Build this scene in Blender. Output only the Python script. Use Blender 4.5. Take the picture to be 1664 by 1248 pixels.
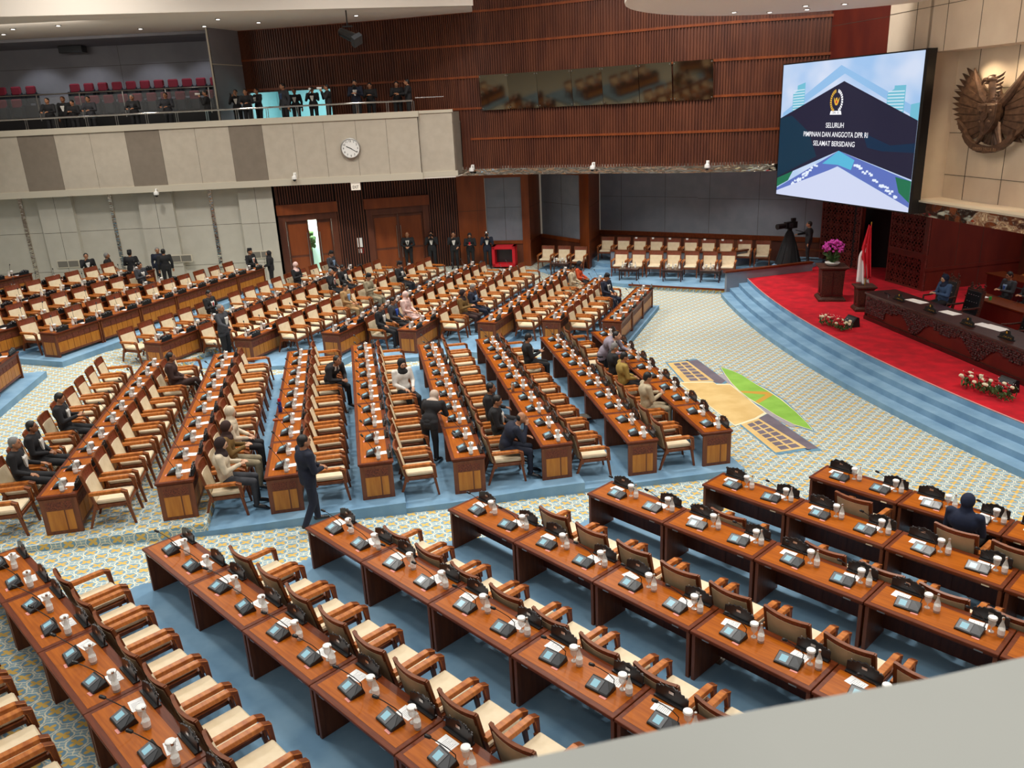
import bpy, bmesh, math, random
from mathutils import Vector, Matrix, Euler
random.seed(7)
PI = math.pi
rad = math.radians
S = bpy.context.scene
COL = S.collection
for o in list(bpy.data.objects):
    bpy.data.objects.remove(o)

# ------------------------------------------------------------------ camera, world, lights, exposure
CZ = 7.35                                   # height of the photographer's phone over the open floor
pitch, roll = 0.3269991, -0.04857957
fw = Vector((0, math.cos(pitch), -math.sin(pitch)))
r0 = Vector((1, 0, 0)); u0 = r0.cross(fw)
rt = r0 * math.cos(roll) + u0 * math.sin(roll)
up = -r0 * math.sin(roll) + u0 * math.cos(roll)
cam = bpy.data.cameras.new('camera')
cam.sensor_width = 36.0
cam.lens = 1312.7 / 1664 * 36
cam.clip_start = 0.05; cam.clip_end = 200
cam.dof.use_dof = True; cam.dof.focus_distance = 17; cam.dof.aperture_fstop = 7.5
camo = bpy.data.objects.new('camera', cam); COL.objects.link(camo)
camo.matrix_world = Matrix(((rt.x, up.x, -fw.x, 0), (rt.y, up.y, -fw.y, 0), (rt.z, up.z, -fw.z, CZ), (0, 0, 0, 1)))
S.camera = camo
S.view_settings.view_transform = 'Standard'
S.view_settings.look = 'None'
S.view_settings.gamma = 1.0
S.view_settings.use_curve_mapping = False
S.view_settings.exposure = 0.0

W = bpy.data.worlds.new('hall_light'); S.world = W; W.use_nodes = True
# the rest of the hall beyond the modelled part: pale lit ceiling overhead, dimmer towards the seats below
wt = W.node_tree; tc_ = wt.nodes.new('ShaderNodeTexCoord'); sx_ = wt.nodes.new('ShaderNodeSeparateXYZ'); rp_ = wt.nodes.new('ShaderNodeValToRGB')
wt.links.new(tc_.outputs['Generated'], sx_.inputs[0]); wt.links.new(sx_.outputs[2], rp_.inputs[0]); wt.links.new(rp_.outputs[0], wt.nodes['Background'].inputs[0])
rp_.color_ramp.elements[0].position = 0.0; rp_.color_ramp.elements[0].color = (.34, .28, .22, 1)
rp_.color_ramp.elements[1].position = 0.35; rp_.color_ramp.elements[1].color = (1.0, .96, .90, 1)
W.node_tree.nodes['Background'].inputs[1].default_value = 0.37


def area(name, loc, size, power, color=(1, 0.95, 0.87), rot=(0, 0, 0), sy=None, spread=None):
    l = bpy.data.lights.new(name, 'AREA'); l.energy = power; l.color = color
    l.shape = 'RECTANGLE'; l.size = size; l.size_y = sy or size
    if spread: l.spread = spread
    o = bpy.data.objects.new(name, l); COL.objects.link(o); o.location = loc; o.rotation_euler = rot
    return o


def spot(name, loc, target, power, angle, color=(1, 0.9, 0.75), blend=0.6, rad_=0.15):
    l = bpy.data.lights.new(name, 'SPOT'); l.energy = power; l.color = color
    l.spot_size = angle; l.spot_blend = blend; l.shadow_soft_size = rad_
    o = bpy.data.objects.new(name, l); COL.objects.link(o); o.location = loc
    d = Vector(target) - Vector(loc)
    o.rotation_euler = d.to_track_quat('-Z', 'Y').to_euler()
    return o


for (x, y, p) in ((-14, 14, 380), (-6, 10, 330), (3, 10, 340), (-9, 20, 520), (0, 19, 600), (9, 18, 700),
                  (-14, 28, 700), (-5, 28, 720), (3, 28, 740), (9, 27, 560), (12, 11, 560), (-8, 1, 160), (4, 2, 220), (16, 20, 500)):
    area('ceiling_lamp', (x, y, 15.2), 1.3, p * .8, spread=rad(130))
area('wall_fill', (-18, 33.0, CZ + 3.6), 5, 160, (1, .93, .84), (rad(35), 0, 0), 1)  # added fill light to brighten the left wall
area('wall_fill', (3.5, 29.0, CZ + 5.5), 9, 170, (1, .9, .8), (rad(62), 0, rad(-18)), 1)  # added fill light for the slatted timber wall
area('stage_washer', (7.0, 16.0, 13.5), 3, 330, (1, .93, .86), (rad(15), rad(-32), 0), 2)
spot('downlight', (9.5, 20, 13.5), (11.5, 20.5, 0.6), 900, 1.1)
spot('downlight', (8.0, 26, 11.0), (14.3, 30, 2.0), 420, 1.0)  # added spot that brightens the lattice side of the stage
area('stone_fill', (8.5, 20.5, CZ + 1.6), 3, 110, (1, .88, .74), (0, rad(-78), 0), 2)  # added fill light to lift the stone wall
spot('downlight', (9.5, 26, 12.5), (11, 26, 0.6), 500, 1.0)
for x in (-16, -11.5, -6.5, -2.8):
    spot('downlight', (x, 35.0, 11.0), (x, 36.6, 3.5), 70, 1.3)
for x in (-22, -19.5, -16.5, -14):
    spot('downlight', (x, 40.6, CZ + 3.7), (x, 42.0, CZ), 90, 1.7, (.9, .93, 1))  # added spots that lift the grey gallery wall
for x, y in ((6, 33.6), (9.5, 32.2)):
    spot('downlight', (x, y + 1.0, CZ - 2.6), (x + .5, y + 1.6, 0), 190, 2.0, (1, .93, .85))

# ------------------------------------------------------------------ colour and materials
def lin(c):
    c = c / 255.0
    return c / 12.92 if c <= 0.04045 else ((c + 0.055) / 1.055) ** 2.4


def rgb(r, g, b):
    return (lin(r), lin(g), lin(b), 1)


class X:
    """tiny expression wrapper on math nodes"""
    def __init__(s, t, k): s.t = t; s.k = k
    def _m(s, op, *a):
        n = s.t.nodes.new('ShaderNodeMath'); n.operation = op
        for i, v in enumerate((s,) + a):
            if isinstance(v, X): s.t.links.new(v.k, n.inputs[i])
            else: n.inputs[i].default_value = v
        return X(s.t, n.outputs[0])
    def __add__(s, o): return s._m('ADD', o)
    def __sub__(s, o): return s._m('SUBTRACT', o)
    def __mul__(s, o): return s._m('MULTIPLY', o)
    def __truediv__(s, o): return s._m('DIVIDE', o)
    def lt(s, o): return s._m('LESS_THAN', o)
    def gt(s, o): return s._m('GREATER_THAN', o)
    def abs(s): return s._m('ABSOLUTE')
    def fr(s): return s._m('FRACT')
    def sin(s): return s._m('SINE')
    def cos(s): return s._m('COSINE')
    def sqrt(s): return s._m('SQRT')
    def atan2(s, o): return s._m('ARCTAN2', o)
    def mn(s, o): return s._m('MINIMUM', o)
    def mx(s, o): return s._m('MAXIMUM', o)
    def pm(s, o): return s._m('PINGPONG', o)


MATS = {}


def mat(name, color=(0.5, 0.5, 0.5, 1), rough=0.6, metal=0.0, emis=None, es=1.0, coat=0.0, alpha=1.0, trans=0.0, spec=0.5, sheen=0.0):
    if name in MATS: return MATS[name]
    m = bpy.data.materials.new(name); m.use_nodes = True
    b = m.node_tree.nodes['Principled BSDF']
    b.inputs['Base Color'].default_value = color
    b.inputs['Roughness'].default_value = rough
    b.inputs['Metallic'].default_value = metal
    b.inputs['Coat Weight'].default_value = coat
    b.inputs['Coat Roughness'].default_value = 0.15
    b.inputs['Specular IOR Level'].default_value = spec
    b.inputs['Transmission Weight'].default_value = trans
    b.inputs['Alpha'].default_value = alpha
    b.inputs['Sheen Weight'].default_value = sheen
    if emis:
        b.inputs['Emission Color'].default_value = emis; b.inputs['Emission Strength'].default_value = es
    MATS[name] = m
    return m


def coords(m, kind='Object', scale=(1, 1, 1)):
    t = m.node_tree
    tc = t.nodes.new('ShaderNodeTexCoord'); mp = t.nodes.new('ShaderNodeMapping')
    mp.inputs['Scale'].default_value = scale
    t.links.new(tc.outputs[kind], mp.inputs['Vector'])
    return mp.outputs[0]


def noisy(name, c1, c2, rough=0.6, scale=(8, 8, 8), detail=4, kind='Object', bump=0.0, lo=0.35, hi=0.65, **kw):
    if name in MATS: return MATS[name]
    m = mat(name, c1, rough, **kw); t = m.node_tree
    b = t.nodes['Principled BSDF']
    v = coords(m, kind, scale)
    n = t.nodes.new('ShaderNodeTexNoise'); n.inputs['Scale'].default_value = 1.0; n.inputs['Detail'].default_value = detail
    t.links.new(v, n.inputs['Vector'])
    r = t.nodes.new('ShaderNodeValToRGB')
    r.color_ramp.elements[0].position = lo; r.color_ramp.elements[1].position = hi
    r.color_ramp.elements[0].color = c1; r.color_ramp.elements[1].color = c2
    t.links.new(n.outputs[0], r.inputs[0]); t.links.new(r.outputs[0], b.inputs['Base Color'])
    if bump:
        bp = t.nodes.new('ShaderNodeBump'); bp.inputs['Strength'].default_value = bump; bp.inputs['Distance'].default_value = 0.02
        t.links.new(n.outputs[0], bp.inputs['Height']); t.links.new(bp.outputs[0], b.inputs['Normal'])
    return m


M_top = noisy('desk_top_wood', rgb(176, 94, 14), rgb(152, 76, 8), 0.33, (2.2, 30, 8), spec=.28)
M_border = noisy('desk_border_wood', rgb(112, 50, 20), rgb(92, 40, 16), 0.36, (3, 25, 8), spec=.3)
M_side = noisy('desk_side_wood', rgb(122, 66, 34), rgb(100, 50, 24), 0.42, (20, 20, 2.5))
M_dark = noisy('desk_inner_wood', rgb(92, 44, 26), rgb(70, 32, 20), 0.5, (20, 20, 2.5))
M_ochre = noisy('ochre_veneer', rgb(196, 128, 44), rgb(176, 106, 32), 0.4, (14, 14, 2))
M_carve = noisy('carved_wood', rgb(72, 28, 14), rgb(136, 66, 36), 0.5, (60, 60, 60), detail=2, bump=0.6)
M_chair = noisy('chair_wood', rgb(128, 70, 36), rgb(104, 52, 24), 0.38, (12, 12, 4), spec=.35)
M_arm = noisy('armrest_wood_lit', rgb(194, 118, 52), rgb(162, 88, 34), 0.3, (4, 20, 10), spec=.4)  # chair wood made lighter: the highlight on the arms is in the colour
M_crest = noisy('chair_crest_wood', rgb(84, 32, 16), rgb(146, 66, 30), 0.45, (70, 70, 70), detail=2, bump=0.5)
M_cream = noisy('cream_leather', rgb(232, 216, 186), rgb(222, 204, 170), 0.5, (6, 6, 6))
M_rear = noisy('beige_rear_panel', rgb(196, 172, 136), rgb(184, 158, 122), 0.55, (6, 6, 6))
M_blackp = mat('black_plastic', rgb(26, 26, 28), 0.35)
M_grayp = mat('charcoal_plastic', rgb(58, 60, 64), 0.3)
M_scr = mat('console_screen', rgb(110, 130, 138), 0.2, emis=rgb(126, 178, 190), es=0.85)
M_scrg = mat('console_screen_frame', rgb(104, 106, 110), 0.3)
M_pink = mat('pink_card', rgb(226, 150, 140), 0.7)
M_white = mat('white_plastic', rgb(245, 245, 242), 0.45)
M_paper = mat('white_paper', rgb(245, 245, 245), 0.8)
M_ink = mat('grey_ink', rgb(150, 150, 155), 0.8); M_silver = mat('silver_letters_glints', rgb(214, 214, 220), .4)
M_glass = mat('clear_glass', rgb(225, 225, 220), 0.12, alpha=0.45, spec=0.8)
M_chrome = mat('chrome', rgb(220, 220, 222), 0.18, metal=1.0)
M_steel = mat('brushed_steel', rgb(196, 194, 190), 0.3, metal=1.0)
M_red = mat('bright_red', rgb(196, 16, 34), 0.5)
M_gold = mat('gilded', rgb(212, 160, 60), 0.35, metal=0.6)
M_black = mat('black_cloth', rgb(20, 20, 23), 0.8)
M_wall = noisy('grey_beige_fabric', rgb(196, 186, 170), rgb(188, 178, 162), 0.9, (3, 3, 3))
M_walld = noisy('taupe_fabric', rgb(136, 125, 112), rgb(130, 119, 106), 0.9, (3, 3, 3))
M_wallg = noisy('pale_grey_panel', rgb(196, 192, 180), rgb(190, 186, 174), 0.85, (2, 2, 2))
M_trimw = mat('cream_trim', rgb(204, 196, 178), 0.6)
M_gray = noisy('slate_fabric', rgb(136, 141, 152), rgb(128, 134, 145), 0.9, (2, 2, 2))
M_gal = noisy('gallery_grey_fabric', rgb(140, 140, 146), rgb(130, 129, 136), 0.9, (0.8, 0.8, 0.8))
M_ceil = mat('ceiling_paint', rgb(236, 226, 214), 0.8)
M_groove = mat('dark_groove', rgb(70, 62, 52), 0.9)
M_wood = noisy('wall_wood', rgb(140, 70, 30), rgb(120, 56, 24), 0.4, (3, 3, 0.6))
M_woodd = noisy('dark_wall_wood', rgb(106, 58, 38), rgb(86, 44, 30), 0.45, (3, 3, 0.6))
M_stagew = noisy('stage_wall_wood', rgb(104, 38, 26), rgb(88, 30, 24), 0.4, (2, 2, 0.6))
M_lat = noisy('lattice_wood', rgb(118, 52, 42), rgb(100, 44, 36), 0.5, (4, 4, 4))
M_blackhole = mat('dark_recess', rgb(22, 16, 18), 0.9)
M_blue = noisy('blue_carpet', rgb(136, 174, 202), rgb(112, 152, 184), 0.95, (1.6, 1.6, 1.6), 5)
M_bluer = noisy('shaded_blue_carpet', rgb(84, 128, 152), rgb(72, 112, 138), 0.95, (3, 3, 3), 5)  # unused darker copy of the blue carpet, riser shade in its colour
M_redc = noisy('red_carpet', rgb(210, 4, 34), rgb(170, 2, 26), 0.95, (2.6, 2.6, 2), 6)
M_beige = noisy('stage_stone', rgb(218, 202, 182), rgb(206, 188, 168), 0.75, (0.9, 0.9, 0.9), 5)
M_marble = noisy('brown_marble', rgb(128, 96, 56), rgb(86, 62, 36), 0.3, (1.5, 1.5, 1.5), 8)
M_bronze = noisy('bronze_relief', rgb(108, 82, 66), rgb(76, 56, 46), 0.42, (9, 9, 9), metal=0.35)
M_pod = noisy('dark_podium_wood', rgb(64, 28, 24), rgb(50, 20, 18), 0.3, (6, 1.5, 6), coat=0.2)
M_podc = noisy('carved_podium_wood', rgb(30, 10, 12), rgb(86, 44, 42), 0.28, (26, 26, 26), detail=3, bump=1.0, coat=0.3)
M_ped = noisy('pedestal_wood', rgb(44, 22, 16), rgb(92, 50, 36), 0.5, (40, 40, 40), detail=2, bump=0.6)
M_leather = mat('black_leather', rgb(30, 30, 34), 0.3)
M_seatr = mat('maroon_upholstery', rgb(132, 34, 52), 0.85)
M_seatb = mat('dark_seat_shell', rgb(34, 38, 44), 0.6)
M_teal = mat('pale_teal_paint', rgb(160, 210, 214), 0.8)
M_leaf = noisy('green_leaves', rgb(44, 74, 34), rgb(80, 112, 58), 0.6, (12, 12, 12))
M_orch = noisy('magenta_orchid', rgb(176, 30, 140), rgb(206, 70, 176), 0.6, (30, 30, 30))
M_rosew = mat('cream_rose', rgb(240, 232, 200), 0.7)
M_roser = mat('red_rose', rgb(170, 14, 30), 0.7)
M_ledge = noisy('painted_ledge', rgb(204, 207, 202), rgb(197, 200, 195), 0.75, (3, 3, 3))
M_led = mat('lamp_emitter', rgb(255, 250, 240), 0.5, emis=(1, 0.95, 0.88, 1), es=6)
M_vent = mat('vent_grille', rgb(120, 116, 108), 0.5)


def mirror_mat(name='rippled_mirror', sc=(2.2, 2.2, 6), st=.6):
    m = mat(name, rgb(214, 206, 196), 0.06, metal=1.0); t = m.node_tree
    v = coords(m, 'Object', sc)
    n = t.nodes.new('ShaderNodeTexNoise'); n.inputs['Scale'].default_value = 1.3; n.inputs['Detail'].default_value = 1.5
    bp = t.nodes.new('ShaderNodeBump'); bp.inputs['Strength'].default_value = st; bp.inputs['Distance'].default_value = 0.06
    t.links.new(v, n.inputs['Vector']); t.links.new(n.outputs[0], bp.inputs['Height'])
    t.links.new(bp.outputs[0], t.nodes['Principled BSDF'].inputs['Normal'])
    return m


M_mirror = mirror_mat()
M_mirror2 = mirror_mat('broadly_rippled_mirror', (.9, .9, 1.5), .8)
M_dmirror = mat('dark_glass_panel', rgb(104, 92, 78), 0.05, metal=0.95)


def carpet_mat():
    """octagon lattice carpet: blue medallions, cream interlace, golden flowers"""
    m = mat('patterned_carpet', rgb(130, 165, 185), 0.95); t = m.node_tree
    v = coords(m, 'Object', (1, 1, 1))
    rot = t.nodes.new('ShaderNodeMapping'); rot.inputs['Rotation'].default_value = (0, 0, rad(-10.4))
    rot.inputs['Scale'].default_value = (1 / 0.40, 1 / 0.31, 1)
    t.links.new(v, rot.inputs['Vector'])
    nz = t.nodes.new('ShaderNodeTexNoise'); nz.inputs['Scale'].default_value = 9; nz.inputs['Detail'].default_value = 2
    t.links.new(v, nz.inputs['Vector'])
    sp = t.nodes.new('ShaderNodeSeparateXYZ'); t.links.new(rot.outputs[0], sp.inputs[0])
    w = (X(t, nz.outputs[0]) - 0.5) * 0.14
    x = X(t, sp.outputs[0]) + w; y = X(t, sp.outputs[1]) + w + X(t, sp.outputs[2]) * 3.0

    def cell(ox, oy):
        cx = (x + ox).fr() - 0.5; cy = (y + oy).fr() - 0.5
        ax = cx.abs(); ay = cy.abs()
        d = (ax * 0.95 + ay * 0.62).mx(ax * 1.15).mx(ay * 0.98)
        r = (cx * cx + cy * cy).sqrt(); a = cy.atan2(cx)
        pet = (a * 2.0).sin().abs() * 0.20 + 0.05
        return d, r, r.lt(pet), a
    d1, r1, f1, a1 = cell(0, 0); d2, r2, f2, a2 = cell(0.5, 0.5)
    d = d1.mn(d2); flower = f1.mx(f2)
    line = (d - 0.345).abs().lt(0.024)
    link = d.gt(0.365) * ((x * 12.566).sin() * (y * 12.566).sin()).abs().lt(0.13)
    cream = line.mx(link)
    inner = d.lt(0.30)

    def mix(fac, a, b):
        n = t.nodes.new('ShaderNodeMix'); n.data_type = 'RGBA'
        t.links.new(fac.k, n.inputs[0])
        for s_, c in ((6, a), (7, b)):
            if isinstance(c, tuple): n.inputs[s_].default_value = c
            else: t.links.new(c, n.inputs[s_])
        return n.outputs[2]
    c = mix(inner, rgb(150, 180, 192), rgb(124, 164, 188))
    c = mix(cream, c, rgb(232, 228, 204))
    c = mix(flower, c, rgb(224, 186, 98))
    t.links.new(c, t.nodes['Principled BSDF'].inputs['Base Color'])
    return m


M_pat = carpet_mat()

# ------------------------------------------------------------------ mesh builder
def mesh_of(name, v, f, mi, mats, smooth=True, ang=35):
    me = bpy.data.meshes.new(name); me.from_pydata(v, [], f)
    for m in mats: me.materials.append(m)
    for p, i in zip(me.polygons, mi): p.material_index = i
    if smooth:
        me.shade_smooth()
        me.set_sharp_from_angle(angle=rad(ang))
    me.update()
    return me


class MB:
    def __init__(s): s.v = []; s.f = []; s.m = []; s.mats = []; s.mi = 0
    def mat(s, m):
        if m not in s.mats: s.mats.append(m)
        s.mi = s.mats.index(m); return s
    def add(s, vs, fs, M=None):
        b = len(s.v)
        s.v += [tuple(M @ Vector(p)) if M else tuple(p) for p in vs]
        s.f += [tuple(b + i for i in f) for f in fs]; s.m += [s.mi] * len(fs)
    def box(s, x0, x1, y0, y1, z0, z1, M=None):
        vs = [(x, y, z) for z in (z0, z1) for y in (y0, y1) for x in (x0, x1)]
        s.add(vs, [(0, 2, 3, 1), (4, 5, 7, 6), (0, 1, 5, 4), (2, 6, 7, 3), (0, 4, 6, 2), (1, 3, 7, 5)], M); return s
    def hexa(s, b, t_, M=None):
        s.add(list(b) + list(t_), [(3, 2, 1, 0), (4, 5, 6, 7), (0, 1, 5, 4), (1, 2, 6, 5), (2, 3, 7, 6), (3, 0, 4, 7)], M); return s
    def prism(s, poly, z0, z1, M=None):
        n = len(poly)
        a = sum(poly[i][0] * poly[(i + 1) % n][1] - poly[(i + 1) % n][0] * poly[i][1] for i in range(n))
        if a < 0: poly = list(reversed(poly))
        vs = [(p[0], p[1], z0) for p in poly] + [(p[0], p[1], z1) for p in poly]
        fs = [tuple(range(n - 1, -1, -1)), tuple(range(n, 2 * n))] + [(i, (i + 1) % n, n + (i + 1) % n, n + i) for i in range(n)]
        s.add(vs, fs, M); return s
    def tube(s, pts, rs, n=8, M=None, cap=True, flat=1.0):
        pts = [Vector(p) for p in pts]
        if not isinstance(rs, (list, tuple)): rs = [rs] * len(pts)
        vs = []; prev = None
        for i, p in enumerate(pts):
            d = (pts[min(i + 1, len(pts) - 1)] - pts[max(i - 1, 0)]).normalized()
            a = prev if prev else (Vector((0, 0, 1)) if abs(d.z) < 0.9 else Vector((1, 0, 0)))
            x = (a - d * a.dot(d)).normalized(); y = d.cross(x); prev = x
            for k in range(n):
                an = 2 * PI * k / n
                vs.append(tuple(p + x * math.cos(an) * rs[i] + y * math.sin(an) * rs[i] * flat))
        fs = []
        for i in range(len(pts) - 1):
            for k in range(n):
                fs.append((i * n + k, i * n + (k + 1) % n, (i + 1) * n + (k + 1) % n, (i + 1) * n + k))
        if cap:
            fs.append(tuple(range(n - 1, -1, -1))); b = (len(pts) - 1) * n; fs.append(tuple(b + k for k in range(n)))
        s.add(vs, fs, M); return s
    def lathe(s, prof, n=12, M=None):
        vs = []; fs = []
        for r, z in prof:
            for k in range(n): vs.append((r * math.cos(2 * PI * k / n), r * math.sin(2 * PI * k / n), z))
        for i in range(len(prof) - 1):
            for k in range(n): fs.append((i * n + k, i * n + (k + 1) % n, (i + 1) * n + (k + 1) % n, (i + 1) * n + k))
        fs.append(tuple(range(n - 1, -1, -1))); b = (len(prof) - 1) * n; fs.append(tuple(b + k for k in range(n)))
        s.add(vs, fs, M); return s
    def ell(s, c, r, n=10, k=7, M=None, R=None):
        if not isinstance(r, (list, tuple)): r = (r, r, r)
        vs = [(0, 0, -1)]
        for i in range(1, k):
            a = -PI / 2 + PI * i / k
            for j in range(n): vs.append((math.cos(a) * math.cos(2 * PI * j / n), math.cos(a) * math.sin(2 * PI * j / n), math.sin(a)))
        vs.append((0, 0, 1))
        out = []
        for p in vs:
            q = Vector((p[0] * r[0], p[1] * r[1], p[2] * r[2]))
            if R: q = R @ q
            out.append(tuple(q + Vector(c)))
        fs = [(0, 1 + (j + 1) % n, 1 + j) for j in range(n)]
        for i in range(k - 2):
            for j in range(n):
                a = 1 + i * n; fs.append((a + j, a + (j + 1) % n, a + n + (j + 1) % n, a + n + j))
        a = 1 + (k - 2) * n; L = len(vs) - 1
        fs += [(a + j, a + (j + 1) % n, L) for j in range(n)]
        s.add(out, fs, M); return s
    def cap(s, p0, p1, ra, rb, n=12):
        """closed tapered capsule"""
        p0 = Vector(p0); p1 = Vector(p1); d = p1 - p0
        d = d.normalized() if d.length > 1e-5 else Vector((0, 0, 1))
        pts = []; rs = []
        for a in (-80, -50, -20): pts.append(p0 + d * ra * math.sin(rad(a))); rs.append(ra * math.cos(rad(a)))
        for a in (20, 50, 80): pts.append(p1 + d * rb * math.sin(rad(a))); rs.append(rb * math.cos(rad(a)))
        return s.tube(pts, rs, n)
    def mesh(s, name, bevel=0, smooth=True, ang=35):
        me = mesh_of(name, s.v, s.f, s.m, s.mats or [M_white], smooth, ang)
        if bevel:
            bm = bmesh.new(); bm.from_mesh(me)
            es = [e for e in bm.edges if len(e.link_faces) == 2 and e.calc_face_angle(0) > 0.6]
            bmesh.ops.bevel(bm, geom=es, offset=bevel, segments=1, affect='EDGES', clamp_overlap=True)
            bm.to_mesh(me); bm.free()
            if smooth: me.shade_smooth(); me.set_sharp_from_angle(angle=rad(30))
        return me
    def obj(s, name, parent=None, bevel=0, loc=None, rz=0, **kw):
        return mkobj(name, s.mesh(name, bevel), parent, loc, rz, **kw)


def tag(o, label=None, cat=None, group=None, kind=None):
    if label: o['label'] = label
    if cat: o['category'] = cat
    if group: o['group'] = group
    if kind: o['kind'] = kind
    return o


def mkobj(name, me, parent=None, loc=None, rz=0, **kw):
    o = bpy.data.objects.new(name, me); COL.objects.link(o)
    if parent: o.parent = parent
    if loc: o.location = loc
    if rz: o.rotation_euler = (0, 0, rz)
    return tag(o, **kw)


def empty(name, loc=(0, 0, 0), rz=0, **kw):
    return mkobj(name, None, None, loc, rz, **kw)


KIDS = {}


def kids(o):
    k = KIDS.get(o.name)
    if k is None:
        k = KIDS[o.name] = list(o.children)
    return k


def dup(o, loc, rz, **kw):
    def cp(a, par):
        c = a.copy(); COL.objects.link(c); c.parent = par
        for ch in kids(a): cp(ch, c)
        return c
    c = cp(o, None); c.location = loc; c.rotation_euler = (0, 0, rz)
    return tag(c, **kw)


class Proto:
    """first placement uses the built thing itself, later ones copy it with its parts"""
    def __init__(s, o): s.o = o; s.used = False
    def put(s, loc, rz, **kw):
        if not s.used:
            s.used = True; kids(s.o)
            for k in kids(s.o): kids(k)
            s.o.location = loc; s.o.rotation_euler = (0, 0, rz); return tag(s.o, **kw)
        return dup(s.o, loc, rz, **kw)


def struct(name, mb, bevel=0, **kw):
    o = mb.obj(name, bevel=bevel); o['kind'] = 'structure'; return o


def off(a, d, n): return (a[0] + d * n[0], a[1] + d * n[1])


def wallseg(mb, a, b, z0, z1, th=0.15, side=1):
    """upright slab from a to b; thickness goes to the side away from the viewer"""
    d = Vector((b[0] - a[0], b[1] - a[1])).normalized(); n = (-d.y * side, d.x * side)
    mb.prism([a, b, off(b, th, n), off(a, th, n)], z0, z1)


def frame_on(a, b, z=0.0):
    """matrix with x from a to b, y into the wall (left of a->b), z up"""
    d = Vector((b[0] - a[0], b[1] - a[1])).normalized()
    return Matrix(((d.x, -d.y, 0, a[0]), (d.y, d.x, 0, a[1]), (0, 0, 1, z), (0, 0, 0, 1))), (Vector(b) - Vector(a)).length


# ------------------------------------------------------------------ geometry of the seating fan
nA = (math.cos(rad(43)), math.sin(rad(43))); nB = (math.cos(rad(10.4)), math.sin(rad(10.4))); nC = (math.cos(rad(-21.5)), math.sin(rad(-21.5)))


def dot(a, b): return a[0] * b[0] + a[1] * b[1]


def lerp(x, pts):
    if x <= pts[0][0]: return pts[0][1]
    for (a, b), (c, d) in zip(pts, pts[1:]):
        if x <= c: return b + (d - b) * (x - a) / (c - a)
    return pts[-1][1]


def ground(x, y):
    r = max(13.75 - dot(nA, (x, y)), 7.22 - dot(nB, (x, y)), -5.7 - dot(nC, (x, y)))
    z = lerp(r, [(0.3, 0), (3.6, .08), (7.2, .22), (10.8, .37), (13.5, .5), (14.4, .56)])
    if r > 14.2: z += .27 * min(1, (r - 14.2) / .8) * max(0, min(1, (33 - y) / 3))
    return z


m = MB().mat(M_pat)
nx, ny, st = 80, 94, 0.5
for j in range(ny + 1):
    for i in range(nx + 1):
        x, y = -27 + i * st, -4 + j * st
        m.v.append((x, y, ground(x, y)))
for j in range(ny):
    for i in range(nx):
        a = j * (nx + 1) + i; m.f.append((a, a + 1, a + nx + 2, a + nx + 1)); m.m.append(0)
struct('floor', m)

# rows: name, user-side corner (x,y), direction, unit length, units, desktop height above the open floor, sign of the facing normal
ROWS = {}
for n_, x, y, a, L, k, h in (
        ('A7', 5.216, 13.074, -48.2, 1.56, 3, 6.45), ('A6', 3.281, 12.979, -48.05, 1.615, 4, 6.45), ('A5', 1.19, 12.54, -47.27, 1.601, 5, 6.3),
        ('A4', -1.188, 12.202, -47.82, 1.622, 6, 6.3), ('A3', -3.416, 11.513, -46.6, 1.571, 6, 6.15), ('A2', -5.843, 11.091, -45.28, 1.585, 6, 6.15),
        ('A1', -8.155, 10.638, -45.74, 1.589, 5, 6.0),
        ('B8', 3.847, 15.257, 99.59, 1.686, 5, 6.45), ('B7', 2.26, 14.971, 99.43, 1.681, 5, 6.45), ('B6', 0.496, 14.649, 100.48, 1.663, 5, 6.3),
        ('B5', -1.232, 14.219, 100.02, 1.689, 5, 6.3), ('B4', -2.956, 13.85, 100.68, 1.714, 5, 6.15), ('B3', -4.604, 13.462, 101.15, 1.729, 5, 6.15),
        ('B2', -6.434, 13.1, 101.74, 1.721, 5, 6.0), ('B1', -8.362, 12.765, 100.73, 1.713, 5, 6.0),
        ('C7', 2.918, 24.81, 68.5, 1.697, 3, 6.45), ('C6', 1.04, 25.284, 69.3, 1.712, 4, 6.45), ('C5', -1.036, 24.84, 68.2, 1.764, 5, 6.3),
        ('C4', -3.496, 24.373, 69.6, 1.687, 6, 6.3), ('C3', -5.75, 23.87, 68.4, 1.632, 7, 6.15), ('C2', -8.39, 23.76, 69.3, 1.68, 7, 6.15),
        ('C1', -10.85, 23.16, 69.2, 1.70, 7, 6.0),
        ('D1', -13.95, 23.36, 69.6, 1.70, 6, 5.6), ('D2', -15.98, 22.74, 69.0, 1.69, 5, 5.5), ('D3', -17.55, 24.22, 68.5, 1.69, 5, 5.3),
        ('D4', -18.95, 26.38, 68.5, 1.69, 3, 5.3), ('D5', -20.26, 28.5, 68.5, 1.69, 2, 5.15),
        ('E1', -13.43, 17.86, 100.0, 1.70, 2, 5.6)):
    d = (math.cos(rad(a)), math.sin(rad(a)))
    n = (-d[1], d[0]) if n_[0] == 'A' else (d[1], -d[0])
    ROWS[n_] = dict(s=(x, y), d=d, n=n, L=L, k=k, z=CZ - h, a=a, e=(x + d[0] * L * k, y + d[1] * L * k),
                    rz=math.atan2(n[1], n[0]) - PI / 2)     # local +y faces the stage
DEPTH = 0.67


def rp(r, t, q):
    """point of a row: t metres along from its first corner, q metres towards the stage from the user edge"""
    return (r['s'][0] + r['d'][0] * t + r['n'][0] * q, r['s'][1] + r['d'][1] * t + r['n'][1] * q)


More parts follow.
